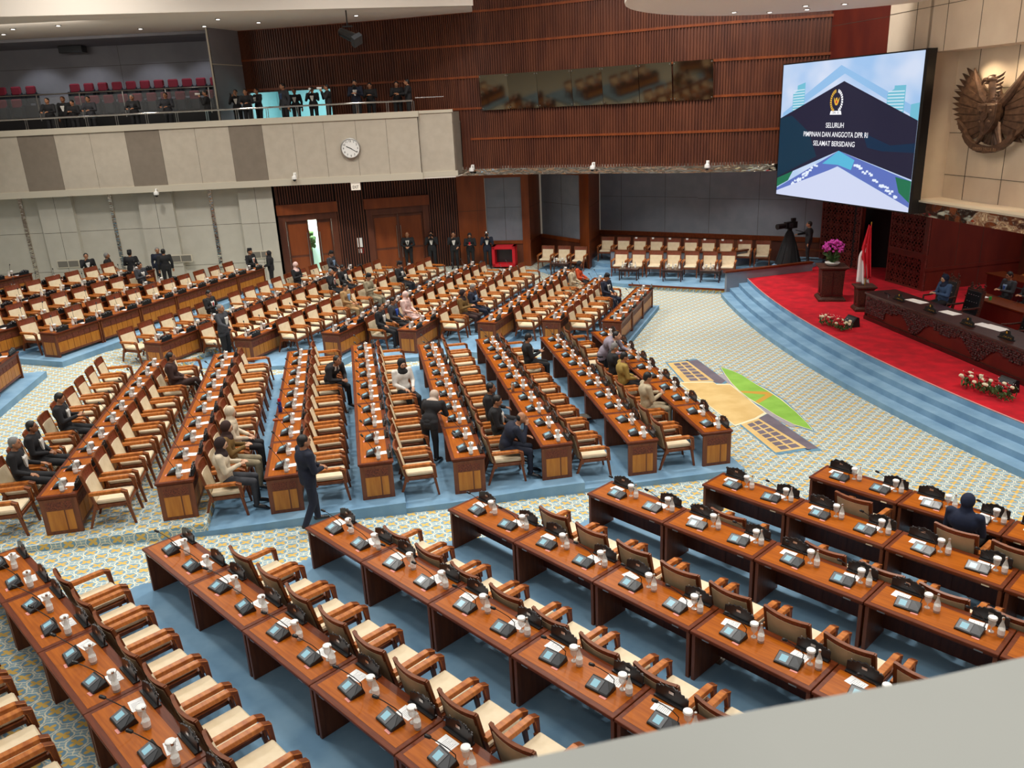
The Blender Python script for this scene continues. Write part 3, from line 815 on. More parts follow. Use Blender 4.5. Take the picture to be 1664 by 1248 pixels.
# ------------------------------------------------------------------ furniture prototypes (local +y faces the stage)
def desk_proto(L, far=True, near=True):
    t = empty('delegate_desk'); h = L / 2 - .006
    mb = MB().mat(M_border); mb.box(-h, h, -DEPTH / 2, DEPTH / 2, .71, .75); mb.box(-h + .02, h - .02, -DEPTH / 2 + .02, DEPTH / 2 - .02, .68, .712)
    mb.obj('desk_top', t, bevel=.006)
    mb = MB().mat(M_top); mb.box(-h + .055, h - .055, -DEPTH / 2 + .07, DEPTH / 2 - .10, .748, .7515); mb.obj('top_veneer', t)
    for s_ in (-1, 1):
        x1 = s_ * (h - .012); x0 = s_ * (h - .062)
        a, b = min(x0, x1), max(x0, x1)
        mb = MB().mat(M_side); mb.box(a, b, -DEPTH / 2 + .03, DEPTH / 2 - .03, 0, .68)
        p = mb.obj('side_panel', t, bevel=.004)
        e = x1; f = x1 + s_ * .004
        a, b = min(e, f), max(e, f)
        mb = MB().mat(M_carve)
        for y0, y1 in ((-.22, .06), (.085, .21)): mb.box(a, b, y0, y1, .48, .62)
        mb.obj('carved_strip', p)
        mb = MB().mat(M_ochre)
        for y0, y1 in ((-.22, .06), (.085, .21)): mb.box(a, b, y0, y1, .07, .455)
        mb.obj('inset_panel', p)
    yf = DEPTH / 2 - .07
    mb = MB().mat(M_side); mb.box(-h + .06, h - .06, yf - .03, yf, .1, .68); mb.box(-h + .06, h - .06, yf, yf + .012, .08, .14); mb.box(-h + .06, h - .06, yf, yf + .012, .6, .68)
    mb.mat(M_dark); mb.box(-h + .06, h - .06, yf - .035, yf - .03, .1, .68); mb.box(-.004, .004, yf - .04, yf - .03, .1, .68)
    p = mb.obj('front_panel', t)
    mb = MB().mat(M_carve); w = (2 * h - .14)
    cuts = [0, .22, .36, .5, .64, .78, 1]
    for a, b in zip(cuts, cuts[1:]): mb.box(-h + .07 + a * w + .008, -h + .07 + b * w - .008, yf, yf + .008, .455, .6)
    mb.obj('carved_strip', p)
    mb = MB().mat(M_ochre)
    for a, b in zip(cuts, cuts[1:]): mb.box(-h + .07 + a * w + .008, -h + .07 + b * w - .008, yf, yf + .006, .14, .44)
    mb.obj('inset_panel', p)
    for u in (-.3, .3):
        mb = MB().mat(M_steel); mb.box(u * L * 1.2 - .05, u * L * 1.2 + .05, -DEPTH / 2 + .012, -DEPTH / 2 + .02, .685, .708); mb.obj('socket_plate', t)
    return Proto(t)


def chair_proto():
    t = empty('armchair')
    w = .31
    B = Matrix.Translation((0, -.27, .44)) @ Matrix.Rotation(rad(13), 4, 'X')
    mb = MB().mat(M_cream)
    mb.box(-.255, .255, -.27, .27, .42, .5); mb.obj('seat', t, bevel=.022)
    mb = MB().mat(M_chair)
    mb.box(-.285, .285, -.29, .295, .36, .42)
    mb.obj('seat_frame', t, bevel=.006)
    # back: curved wooden frame with a carved crest
    mb = MB().mat(M_chair)

    def curved(mb, x0, x1, z0, z1, y0, y1, n=6):
        for i in range(n):
            a, b = x0 + (x1 - x0) * i / n, x0 + (x1 - x0) * (i + 1) / n
            ca, cb = -.05 * (1 - (a / w) ** 2), -.05 * (1 - (b / w) ** 2)
            mb.hexa([B @ Vector(q) for q in ((a, y0 + ca, z0), (b, y0 + cb, z0), (b, y1 + cb, z0), (a, y1 + ca, z0))],
                    [B @ Vector(q) for q in ((a, y0 + ca, z1), (b, y0 + cb, z1), (b, y1 + cb, z1), (a, y1 + ca, z1))])
    for s_ in (-1, 1): mb.box(s_ * .29 - .022, s_ * .29 + .022, -.02, .02, -.1, .595, B)
    curved(mb, -.29, .29, .575, .605, -.02, .02); curved(mb, -.28, .28, -.02, .02, -.018, .018)
    mb.obj('back_frame', t)
    mb = MB().mat(M_crest); curved(mb, -.27, .27, .43, .575, -.014, .014); mb.obj('carved_crest', t)
    mb = MB().mat(M_cream); curved(mb, -.262, .262, .02, .43, .0, .035); mb.obj('back_cushion', t)
    mb = MB().mat(M_rear); curved(mb, -.262, .262, .02, .53, -.022, -.006); mb.obj('rear_panel', t)
    for s_ in (-1, 1):
        x = s_ * .315
        mb = MB().mat(M_arm)
        mb.hexa([(x - .045, -.33, .64), (x + .045, -.33, .64), (x + .045, .2, .64), (x - .045, .2, .64)], [(x - .04, -.33, .70), (x + .04, -.33, .70), (x + .04, .2, .70), (x - .04, .2, .70)])
        mb.mat(M_chair); mb.hexa([(x - .045, .2, .64), (x + .045, .2, .64), (x + .045, .27, .61), (x - .045, .27, .61)], [(x - .04, .2, .70), (x + .04, .2, .70), (x + .04, .30, .655), (x - .04, .30, .655)])
        mb.hexa([(x - .025, .27, .38), (x + .025, .27, .38), (x + .025, .32, .38), (x - .025, .32, .38)], [(x - .03, .23, .64), (x + .03, .23, .64), (x + .03, .30, .655), (x - .03, .30, .655)])
        mb.obj('armrest', t, bevel=.005)
        for (y0, y1, yy) in ((.28, .33, .26), (-.33, -.42, -.27)):
            mb = MB().mat(M_chair)
            xf = s_ * .30
            mb.hexa([(xf - .016, y1 - .02, 0), (xf + .016, y1 - .02, 0), (xf + .016, y1 + .02, 0), (xf - .016, y1 + .02, 0)],
                    [(xf - .024, yy - .028, .44), (xf + .024, yy - .028, .44), (xf + .024, yy + .028, .44), (xf - .024, yy + .028, .44)])
            mb.obj('leg', t)
    return Proto(t)


def console_proto():
    t = empty('microphone_console')
    mb = MB().mat(M_blackp)
    mb.hexa([(-.12, -.075, 0), (.12, -.075, 0), (.12, .08, 0), (-.12, .08, 0)], [(-.12, -.075, .018), (.12, -.075, .018), (.12, .06, .065), (-.12, .06, .065)])
    mb.obj('body', t, bevel=.004)
    sl = math.atan2(.047, .135); F = Matrix.Translation((0, -.075, .0185)) @ Matrix.Rotation(sl, 4, 'X')
    mb = MB().mat(M_scrg); mb.box(-.11, .02, .012, .125, 0, .003, F); sc = mb.obj('screen', t)
    mb = MB().mat(M_scr); mb.box(-.08, -.012, .03, .105, .003, .0045, F); mb.obj('display', sc)
    mb = MB().mat(M_grayp); mb.prism([(.03, .012), (.112, .012), (.112, .05), (.05, .125), (.03, .125)], .001, .004, F); mb.obj('speaker_grille', t)
    mb = MB().mat(M_blackp)
    pts = [(.1, .06, .05), (.115, .05, .12), (.09, -.0, .20), (.04, -.06, .27), (-.0, -.1, .31)]
    mb.tube(pts, .0045, 6); g = mb.obj('gooseneck', t)
    mb = MB().mat(M_blackp); mb.cap((-.0, -.1, .31), (-.018, -.12, .325), .016, .017, 8); mb.obj('microphone_head', g)
    mb = MB().mat(M_pink); mb.box(.05, .12, -.1, -.06, .0, .004); mb.obj('pink_card', t)
    return Proto(t)


def bottle_proto():
    t = empty('water_bottle')
    mb = MB().mat(M_glass); mb.lathe([(.03, 0), (.033, .005), (.033, .1), (.028, .12), (.011, .17), (.011, .20)], 10); mb.obj('bottle_body', t)
    mb = MB().mat(M_white); mb.lathe([(.0335, .03), (.034, .03), (.034, .085), (.0335, .085)], 10); mb.obj('bottle_label', t)
    mb = MB().mat(M_steel); mb.lathe([(.012, .198), (.013, .2), (.013, .218), (.011, .22)], 8); mb.obj('cap', t)
    return Proto(t)


def goblet_proto():
    t = empty('lidded_goblet')
    mb = MB().mat(M_glass); mb.lathe([(.03, 0), (.028, .006), (.006, .012), (.006, .05), (.028, .075), (.036, .1), (.034, .145)], 10); mb.obj('glass_bowl', t)
    mb = MB().mat(M_white); mb.lathe([(.04, .143), (.043, .147), (.041, .165), (.034, .170), (.012, .172)], 12); mb.obj('white_cover', t)
    return Proto(t)


def plate_proto():
    t = empty('nameplate')
    mb = MB().mat(M_blackp); mb.box(-.17, .17, -.035, .03, 0, .018)
    mb.prism([(-.17, .0), (.17, .0), (.17, .09), (.15, .1), (.13, .095), (.12, .115), (.09, .11), (.075, .13), (.04, .125), (.0, .145), (-.04, .125), (-.075, .13), (-.09, .11), (-.12, .115), (-.13, .095), (-.15, .1), (-.17, .09)], -.008, .008,
             Matrix.Translation((0, 0, .015)) @ Matrix.Rotation(rad(84), 4, 'X'))
    mb.obj('plate_body', t, bevel=.002)
    F = Matrix.Translation((0, -.0095, .015)) @ Matrix.Rotation(rad(84), 4, 'X')
    G = Matrix.Translation((0, .0105, .015)) @ Matrix.Rotation(rad(84), 4, 'X')
    mb = MB().mat(M_steel); mb.box(-.025, .025, .075, .1, .006, .0075, F); mb.mat(M_silver); rr = random.Random(3)
    for k in range(22):
        a = rr.uniform(-.15, .14); b = rr.uniform(.07, .105) + .02 * (1 - abs(a) / .17); mb.box(a, a + .01, b, b + .006, -.0095, -.008, G); mb.box(a, a + .008, .03 + (k % 2) * .012, .036 + (k % 2) * .012, .008, .0095, G)  # bits near the crest imitate its edge highlights, lower ones are lettering
    mb.obj('badge', t)
    return Proto(t)


def paper_proto():
    mb = MB().mat(M_paper); mb.box(-.075, .075, -.105, .105, 0, .002)
    t = mb.obj('paper_sheet')
    mb = MB().mat(M_ink)
    for k in range(7): mb.box(-.055, .05 - .02 * (k % 3), -.08 + k * .02, -.076 + k * .02, .002, .0026)
    mb.obj('printed_lines', t)
    return Proto(t)


def single(p, name):
    """joined one-mesh version of a small thing for the distant rows"""
    bm = bmesh.new(); mats = []
    def rec(o, M):
        M = M @ o.matrix_basis
        if o.data:
            me = o.data.copy(); me.transform(M); off_ = len(bm.faces); bm.from_mesh(me); bm.faces.ensure_lookup_table()
            for f in bm.faces[off_:]:
                mm = me.materials[f.material_index]
                if mm not in mats: mats.append(mm)
                f.material_index = mats.index(mm)
            bpy.data.meshes.remove(me)
        for c in o.children: rec(c, M)
    M0 = p.o.matrix_basis.copy(); p.o.matrix_basis = Matrix(); rec(p.o, Matrix()); p.o.matrix_basis = M0
    me = bpy.data.meshes.new(name); bm.to_mesh(me); bm.free()
    for mm in mats: me.materials.append(mm)
    me.set_sharp_from_angle(angle=rad(35))
    return Proto(mkobj(name, me))


def scaled(p, f):
    for c in p.o.children:
        if c.data: c.data.transform(Matrix.Diagonal((f, f, f, 1)))
        for g_ in c.children:
            if g_.data: g_.data.transform(Matrix.Diagonal((f, f, f, 1)))
    return p


P_chair = chair_proto(); P_con = scaled(console_proto(), 1.25); P_bot = scaled(bottle_proto(), 1.22); P_gob = scaled(goblet_proto(), 1.25); P_pl = scaled(plate_proto(), 1.22); P_pap = paper_proto()
F_con = single(P_con, 'microphone_console'); F_bot = single(P_bot, 'water_bottle'); F_gob = single(P_gob, 'lidded_goblet'); F_pl = single(P_pl, 'nameplate')
desks = {}
ORD = ['zeroth', 'first', 'second', 'third', 'fourth', 'fifth', 'sixth', 'seventh', 'eighth', 'ninth', 'tenth', 'eleventh', 'twelfth', 'thirteenth', 'fourteenth']
BLK = {'A': 'nearest block', 'B': 'middle block', 'C': 'far block', 'D': 'raised left block', 'E': 'left edge block'}
CEND = {'A': 'from left end', 'B': 'from near end', 'C': 'from near end', 'D': 'from near end', 'E': 'from near end'}


def rowname(rn):
    b, i = rn[0], int(rn[1]); N = {'A': 7, 'B': 8, 'C': 7}.get(b)
    k = (N - i + 1) if N else i
    return '%s row from stage, %s' % (ORD[k], BLK[b])


SEATS = {}
NOCHAIR = {('A7', 0), ('A7', 2), ('A6', 0), ('A6', 2), ('D4', 3), ('D4', 4), ('D4', 5), ('D5', 0), ('D5', 1), ('D5', 2), ('D5', 3), ('C1', 5), ('B8', 6), ('D4', 2)}
ALLR = ['A7', 'A6', 'A5', 'A4', 'A3', 'A2', 'A1', 'B8', 'B7', 'B6', 'B5', 'B4', 'B3', 'B2', 'B1', 'C7', 'C6', 'C5', 'C4', 'C3', 'C2', 'C1', 'D1', 'D2', 'D3', 'D4', 'D5', 'E1']
rj = random.Random(11)
for rn in ALLR:
    r = ROWS[rn]; b = rn[0]; L = round(r['L'], 3); far = b in 'CDE'
    if L not in desks: desks[L] = desk_proto(L)
    rearn = b + str(int(rn[1]) - 1) if b in 'ABC' else b + str(int(rn[1]) + 1)
    if rearn in ROWS:
        q = ROWS[rearn]; gap = (r['s'][0] - q['s'][0]) * r['n'][0] + (r['s'][1] - q['s'][1]) * r['n'][1] - DEPTH
    else: gap = 1.12
    g = 'desks of the ' + BLK[b]
    for i in range(r['k']):
        c = rp(r, (i + .5) * r['L'], DEPTH / 2)
        desks[L].put((c[0], c[1], r['z'] - .75), r['rz'], label='two seat desk, %s %s, %s' % (ORD[i + 1], CEND[b], rowname(rn)), cat='desk', group=g)
        for s_ in (0, 1):
            si = 2 * i + s_; t = (i + (.27 if s_ == 0 else .73)) * r['L']
            if rn == 'A1' and si < 1: pass
            where = '%s seat %s, %s' % (ORD[min(si + 1, 14)], CEND[b], rowname(rn))
            z = r['z'] + .0015
            dr = 1 if b == 'A' else -1            # +t direction in local x
            def pt(dt, q): return rp(r, t + dt, q)
            c = pt(0 + .02 * dr, .27)
            (F_con if far else P_con).put((c[0], c[1], z), r['rz'] + rj.uniform(-.12, .12), label='black microphone console, ' + where, cat='microphone', group='consoles of the ' + BLK[b])
            e = 1 if s_ == 1 else (1 if b == 'A' else -.2)
            if b == 'A': pb = .24 if s_ == 1 else -.17
            else: pb = .17 if s_ == 1 else .19
            c = pt(.21 if b == 'A' else -.21, .42); gob = (F_gob if far else P_gob)
            gob.put((c[0] + rj.uniform(-.01, .01), c[1], z), 0, label='covered stemmed glass, ' + where, cat='glass', group='covered glasses of the ' + BLK[b])
            c = pt(.32 if b == 'A' else -.32, .40)
            (F_bot if far else P_bot).put((c[0], c[1] + rj.uniform(-.01, .01), z + (.0022 if False else 0)), rj.uniform(0, 3), label='small water bottle, ' + where, cat='bottle', group='water bottles of the ' + BLK[b])
            if b == 'A': c = pt(-.14 if s_ == 0 else .05, .47)
            else: c = pt(-.02, .46)
            P_pap.put((c[0], c[1], z), r['rz'] + rj.uniform(-.2, .2) + (PI / 2 if b == 'A' else 0), label='white printed sheet, ' + where, cat='paper', group='papers of the ' + BLK[b])
            dn = -.12 if s_ == 0 else .14
            c = pt(dn, .615)
            (F_pl if far else P_pl).put((c[0], c[1], z), r['rz'], label='black crested nameplate, ' + where, cat='nameplate', group='nameplates of the ' + BLK[b])
            # chair
            tc = (i + (.25 if s_ == 0 else .75)) * r['L']
            gl = gap
            if rearn in ROWS:
                pe = rp(r, tc, 0); rr_ = ROWS[rearn]
                gl = dot((pe[0] - rr_['s'][0], pe[1] - rr_['s'][1]), rr_['n']) - DEPTH
            back = gl - .49
            q = rp(r, tc, -back + rj.uniform(-.01, .01))
            SEATS[(rn, si)] = (q[0], q[1], r['z'] - .75, r['rz'])
            if (rn, si) in NOCHAIR: continue
            P_chair.put((q[0], q[1], r['z'] - .75), r['rz'] + rj.uniform(-.03, .03), label='cream padded armchair, ' + where, cat='chair', group='armchairs of the ' + BLK[b])

# ------------------------------------------------------------------ floor emblem inlay, floor boxes
inl = empty('emblem_inlay', (0, 0, 0), label='building emblem woven into the open patterned floor before the stage', cat='carpet emblem')
M_cgold = noisy('gold_carpet', rgb(226, 196, 134), rgb(214, 180, 116), .95, (2, 2, 2)); M_cblue = noisy('inlay_blue_carpet', rgb(112, 156, 180), rgb(96, 140, 168), .95)
M_cgrn = noisy('green_carpet', rgb(150, 200, 84), rgb(132, 184, 70), .95, (2, 2, 2)); M_cpur = noisy('mauve_carpet', rgb(122, 112, 124), rgb(106, 98, 110), .95, (2, 2, 2)); M_clg = noisy('light_grey_carpet', rgb(174, 170, 176), rgb(160, 156, 164), .95)
M_ccr = mat('cream_carpet', rgb(238, 230, 196), .95); M_cor = mat('amber_carpet', rgb(206, 160, 64), .95)


def grow(p, g):
    cx_ = sum(q[0] for q in p) / len(p); cy_ = sum(q[1] for q in p) / len(p); o_ = []
    for q in p:
        v = Vector((q[0] - cx_, q[1] - cy_)); l = v.length; o_.append((cx_ + v.x * (l + g) / l, cy_ + v.y * (l + g) / l))
    return o_


g1 = [(4.65, 22.88), (5.27, 22.99), (5.58, 21.06), (4.76, 21.06)]; g2 = [(5.4, 17.84), (5.92, 18.17), (6.41, 16.3), (5.67, 16.12)]
pu1 = [(5.27, 22.99), (5.58, 23.07), (5.89, 21.04), (5.71, 20.81), (5.55, 20.95)]; pu2 = [(5.92, 18.17), (6.23, 18.42), (6.65, 16.24), (6.40, 16.21)]
bld = [(4.64, 21.02), (5.53, 20.93), (5.57, 20.72), (5.91, 20.67), (6.17, 18.52), (5.83, 18.18), (5.25, 17.82)]
gre = [(6.07, 22.25), (6.30, 21.85), (6.45, 21.45), (6.60, 20.6), (6.72, 20.11), (6.85, 19.4), (6.92, 18.5), (6.93, 17.7), (6.9, 17.29), (6.61, 17.68), (6.40, 18.3), (6.25, 19.0), (6.10, 19.6), (6.03, 20.2), (6.0, 20.8), (6.02, 21.5)]
gry1 = [(5.73, 21.62), (6.05, 21.6), (6.04, 20.3), (6.1, 19.5), (5.95, 19.9), (5.89, 21.04)]; gry2 = [(6.1, 19.2), (6.66, 17.6), (6.5, 17.5), (6.2, 18.4)]
for nm, polys, mt, z in (('blue_border', [grow(g1, .12), grow(g2, .12), grow(pu1, .12), grow(pu2, .12), grow(gre, .13)], M_cblue, .004),
                         ('grey_area', [gry1, gry2], M_clg, .006), ('mauve_area', [pu1, pu2], M_cpur, .007), ('gold_area', [g1, g2], M_cgold, .008),
                         ('cream_outline', [grow(bld, .09), grow(gre, .05)], M_ccr, .0095), ('green_area', [gre], M_cgrn, .011), ('building_shape', [bld], M_cgold, .0125),
                         ('amber_band', [[(6.04, 20.14), (6.70, 19.98), (6.78, 19.72), (6.24, 19.16), (6.18, 19.3), (6.60, 19.76), (6.05, 20.0)]], M_cor, .014)):
    for p in polys:
        mb = MB().mat(mt)
        n_ = len(p); mb.add([(q[0], q[1], z) for q in p], [tuple(range(n_))])
        a_ = sum(p[i][0] * p[(i + 1) % n_][1] - p[(i + 1) % n_][0] * p[i][1] for i in range(n_))
        if a_ < 0: mb.f[-1] = tuple(reversed(mb.f[-1]))
        mb.obj(nm, inl)
mb = MB().mat(M_cpur)
for g, n1, n2 in ((g1, 6, 2), (g2, 7, 2)):
    for i in range(n1):
        for j in range(n2):
            def bil(u, v):
                a = [g[0][c] + (g[1][c] - g[0][c]) * u for c in (0, 1)]; b = [g[3][c] + (g[2][c] - g[3][c]) * u for c in (0, 1)]
                return (a[0] + (b[0] - a[0]) * v, a[1] + (b[1] - a[1]) * v, .0095)
            u0, u1 = .24 + j * .36, .24 + j * .36 + .28; v0, v1 = .06 + i * .92 / n1, .06 + i * .92 / n1 + .72 / n1
            mb.add([bil(u0, v0), bil(u0, v1), bil(u1, v1), bil(u1, v0)], [(0, 1, 2, 3)])
mb.obj('window_squares', inl)
inl.location.z = .002
for x, y, z, r_, l in ((1.68, 18.1, .30, .2, 'square floor outlet plate set in the blue carpet between middle desks'), (2.55, 9.05, .3, .8, 'square floor outlet plate in blue carpet of nearest block, right aisle'),
                       (.15, 9.0, .3, .8, 'square floor outlet plate in the blue carpet at bottom centre')):
    mb = MB().mat(M_steel); mb.box(-.15, .15, -.15, .15, 0, .012); o = mb.obj('floor_box', loc=(x, y, z + .001), rz=r_, label=l, cat='floor outlet')
    mb = MB().mat(M_vent)
    for k in range(6): mb.box(-.12, .12, -.12 + k * .042, -.1 + k * .042, .012, .014)
    mb.obj('grille', o)

# ------------------------------------------------------------------ guests' chairs and tables
fc = frame_on((5.1, 35.28), (9.17, 33.76))
gz = math.atan2(-1.52, 4.07)
for i, (x, y) in enumerate([(5.0 + .722 * k, 35.33 - .262 * k) for k in range(7)]):
    P_chair.put((x, y, .2), gz + PI, label='cream armchair in the front guest row, %s from the left' % ORD[i + 1], cat='chair', group='guest armchairs below the grey wall')
for i, (x, y) in enumerate([(4.55 + .70 * k, 37.32 - .352 * k) for k in range(10)]):
    x += .12; y += .2
    P_chair.put((x, y, .5), gz + PI, label='armchair in the rear guest row behind the partition, %s from the left' % ORD[i + 1], cat='chair', group='guest armchairs below the grey wall')
    if i in range(2, 9):
        mb = MB().mat(M_paper); mb.box(-.05, .05, -.004, .004, 0, .07); mb.obj('reserved_card', loc=(x - .06, y + .28, 1.50), rz=gz, label='white card on the rear guest row armchair, %s chair from left' % ORD[i + 1], cat='card', group='white cards on the guest chairs')
for i, (x, y) in enumerate([(1.88, 37.7), (2.62, 37.4), (3.35, 37.0)]):
    P_chair.put((x, y, .2), gz + PI, label='cream armchair between the two timber pillars, %s from the left' % ORD[i + 1], cat='chair', group='guest armchairs below the grey wall')


def low_table(label, loc, rz):
    t = empty('low_table', loc, rz, label=label, cat='table', group='low tables before the guest chairs')
    mb = MB().mat(M_pod); mb.box(-.42, .42, -.27, .27, .46, .5); mb.obj('table_top', t, bevel=.005)
    mb = MB().mat(M_pod); mb.box(-.37, .37, -.22, .22, .38, .46); mb.obj('apron', t)
    for a in (-1, 1):
        for b in (-1, 1): q = MB().mat(M_pod); q.box(a * .37 - .022, a * .37 + .022, b * .22 - .022, b * .22 + .022, 0, .46); q.obj('leg', t)
    return t


for k, (x, y, w_) in enumerate(((2.45, 36.35, 'left most of all'), (5.25, 34.3, 'left'), (7.0, 33.65, 'middle'), (8.45, 33.1, 'right'))):
    low_table(('low dark wooden table before the three chairs by the pillars' if k == 0 else 'low dark wooden table on the side platform, %s one of three' % w_), (x, y, .2), gz)
    for j in range(3):
        u = (-.28, 0, .27)[j]
        px, py = x + math.cos(gz) * u, y + math.sin(gz) * u
        tn = ('table between the pillars', 'left table of three', 'middle table of three', 'right table of three')[k]; jn = ('left', 'middle', 'right')[j]
        F_bot.put((px, py, .701), 0, label='%s small water bottle on the low guest table, %s' % (jn, tn), cat='bottle', group='bottles on the guest tables')
        if j < 2: F_gob.put((px + .1, py - .05, .701), 0, label='%s covered glass on the low guest table, %s' % (jn, tn), cat='glass', group='glasses on the guest tables')

# ------------------------------------------------------------------ presidium desk on the stage
ps = Vector((11.2, 24.65)); pd = Vector((.1345, -.9909)); pn = Vector((.9909, .1345))
ZT = .6
PR = math.atan2(pd.y, pd.x)             # local x along the desk to the right, local y away from hall
def PW(t, q, z): v = ps + pd * t + pn * q; return (v.x, v.y, z)


pod = empty('presidium_desk', PW(0, 0, ZT), PR, label='long dark carved wooden presidium desk on the red stage', cat='desk')
PL = 10.5
mb = MB().mat(M_pod); mb.box(-.03, PL, -.04, 1.0, .80, .86); mb.obj('desk_top', pod, bevel=.008)
mb = MB().mat(M_pod); mb.box(0, PL, -.02, .04, 0, .12); mb.box(0, PL, .0, .05, .72, .8); mb.box(0, .06, 0, .96, 0, .8); mb.mat(M_stagew); mb.box(.06, PL, .04, .08, .1, .74); mb.obj('front_panel', pod)
mb = MB().mat(M_podc); rr = random.Random(5)
x = .06
while x < PL:
    ph = (x % 2.6) / 2.6
    low = .18 if x < 1.0 else (.60 - .48 * math.exp(-((ph - .95) / .16) ** 2) - .48 * math.exp(-((ph + .05) / .16) ** 2) - .18 * math.exp(-((ph - .45) / .2) ** 2))
    z = .74
    while z > low:
        r_ = rr.uniform(.028, .05)
        mb.ell((x + rr.uniform(-.02, .02), .02 + rr.uniform(-.012, .012), z), (r_, .032, r_), 7, 5); z -= .058
    x += .062
mb.obj('carved_scrollwork', pod)


def throne(t, q, rz, label):
    o = empty('presidium_chair', PW(t, q, ZT), PR + PI + rz, label=label, cat='chair', group='tufted black chairs at the presidium desk')
    mb = MB().mat(M_leather); mb.box(-.28, .28, -.25, .3, .42, .54); mb.obj('seat', o, bevel=.03)
    B = Matrix.Translation((0, -.27, .5)) @ Matrix.Rotation(rad(10), 4, 'X')
    mb = MB().mat(M_leather); mb.box(-.29, .29, -.04, .05, .0, .66, B)
    ob = mb.obj('backrest', o, bevel=.02)
    mb = MB().mat(M_chrome)
    for i in range(3):
        for j in range(5): mb.ell(B @ Vector((-.2 + .1 * j, .055, .14 + .2 * i)), .011, 6, 4)
    mb.obj('button_studs', ob)
    mb = MB().mat(M_ped)
    for s_ in (-1, 1): mb.box(s_ * .31 - .025, s_ * .31 + .025, -.05, .03, -.45, .72, B)
    mb.box(-.31, .31, -.05, .03, .65, .71, B); mb.obj('back_frame', o)
    mb = MB().mat(M_ped); r2 = random.Random(8)
    for k in range(46):
        u = r2.uniform(-.3, .3); hmax = .12 * (1 - abs(u) / .34) + (.12 if abs(abs(u) - .27) < .04 else 0) + .05
        rr_ = r2.uniform(.016, .034); mb.ell(B @ Vector((u, -.02, .71 + r2.uniform(0, hmax))), (rr_, .02, rr_ * 1.2), 6, 4)
    mb.obj('carved_crest', o)
    for s_ in (-1, 1):
        mb = MB().mat(M_ped); mb.tube([(s_ * .33, -.3, .74), (s_ * .34, .0, .72), (s_ * .34, .25, .73), (s_ * .33, .27, .6), (s_ * .3, .24, .45)], .028, 7); mb.obj('armrest', o)
        for yy in (-.3, .24): q_ = MB().mat(M_ped); q_.tube([(s_ * .28, yy, .44), (s_ * .3, yy * 1.1, 0)], [.03, .022], 6); q_.obj('leg', o)
    return o


for i, (t_, q_, r_) in enumerate(((.75, 1.95, .25), (2.1, 1.75, .0), (4.5, 1.6, -.1), (5.9, 1.6, 0))):
    throne(t_, q_, r_, ('tufted black leather chair with carved crest, empty, leftmost at presidium desk', 'tufted black leather chair right behind the woman in blue', 'tufted black leather chair left of the man at right edge', 'tufted black leather chair of the man at right edge')[i])


def pod_plate(t, q, label):
    o = empty('presidium_nameplate', PW(t, q, ZT + .86), PR, label=label, cat='nameplate', group='gilded nameplates on the presidium desk')
    mb = MB().mat(M_blackp); mb.box(-.24, .24, -.05, .05, 0, .02); mb.prism([(-.24, 0), (.24, 0), (.22, .1), (.1, .13), (.06, .2), (-.06, .2), (-.1, .13), (-.22, .1)], -.012, .012, Matrix.Translation((0, 0, .01)) @ Matrix.Rotation(rad(80), 4, 'X')); mb.obj('plate_body', o)
    mb = MB().mat(M_gold); r2 = random.Random(2)
    mb.ell((0, -.01, .16), (.03, .012, .035), 8, 6)
    for k in range(30): u = r2.uniform(-.2, .2); mb.ell((u, -.02, r2.uniform(.03, .07)), (.008, .004, .005), 5, 4)
    mb.obj('gilded_emblem', o)


for i, t_ in enumerate((1.35, 2.8, 4.35, 5.75)): pod_plate(t_, .22, 'black nameplate with gilded emblem, %s from left on presidium desk' % ORD[i + 1])
for i, (t_, w_) in enumerate(((1.6, .32), (3.1, .26), (4.7, .42))):
    mb = MB().mat(M_paper); mb.box(-w_, w_, -.16, .16, 0, .004); mb.box(-w_ * .5, w_ * .8, -.1, .2, .004, .008) if i == 2 else None
    mb.obj('paper_sheets', loc=PW(t_, .62, ZT + .861), rz=PR + .15, label='white papers on the presidium desk, %s from its left end' % ORD[i + 1], cat='paper')
mb = MB().mat(M_blackp); mb.tube([(-.2, 0, .015), (.0, .03, .02), (.2, 0, .02)], .018, 6); mb.mat(M_chrome); mb.tube([(.1, -.03, .02), (.25, -.06, .02)], .02, 6); mb.obj('desk_microphone', loc=PW(.55, .35, ZT + .862), rz=PR - .2, label='black and silver microphone lying on left end of presidium desk', cat='microphone')


def pedestal(name, loc, rz, w, h, label, cat):
    o = empty(name, loc, rz, label=label, cat=cat)
    mb = MB().mat(M_ped)
    def sq(a, b, c): return [(-a, -a, c), (a, -a, c), (a, a, c), (-a, a, c)]
    mb.hexa(sq(w * .60, 0, 0), sq(w * .60, 0, .08)); mb.hexa(sq(w * .58, 0, .08), sq(w * .5, 0, .14)); mb.obj('base', o, bevel=.006)
    mb = MB().mat(M_ped); mb.hexa(sq(w * .46, 0, .14), sq(w * .50, 0, h - .12)); b_ = mb.obj('shaft', o, bevel=.006)
    mb = MB().mat(M_pod)
    for k in range(4):
        R_ = Matrix.Rotation(k * PI / 2, 4, 'Z'); mb.box(-w * .36, w * .36, -w * .5, -w * .47, .2, .24, R_); mb.box(-w * .36, w * .36, -w * .49, -w * .45, h - .24, h - .2, R_); mb.box(-.02, .02, -w * .5, -w * .46, .2, h - .2, R_)
    mb.obj('relief_bands', b_)
    mb = MB().mat(M_ped); mb.hexa(sq(w * .5, 0, h - .12), sq(w * .6, 0, h - .05)); mb.hexa(sq(w * .64, 0, h - .05), sq(w * .64, 0, h)); mb.obj('cap', o, bevel=.005)
    return o


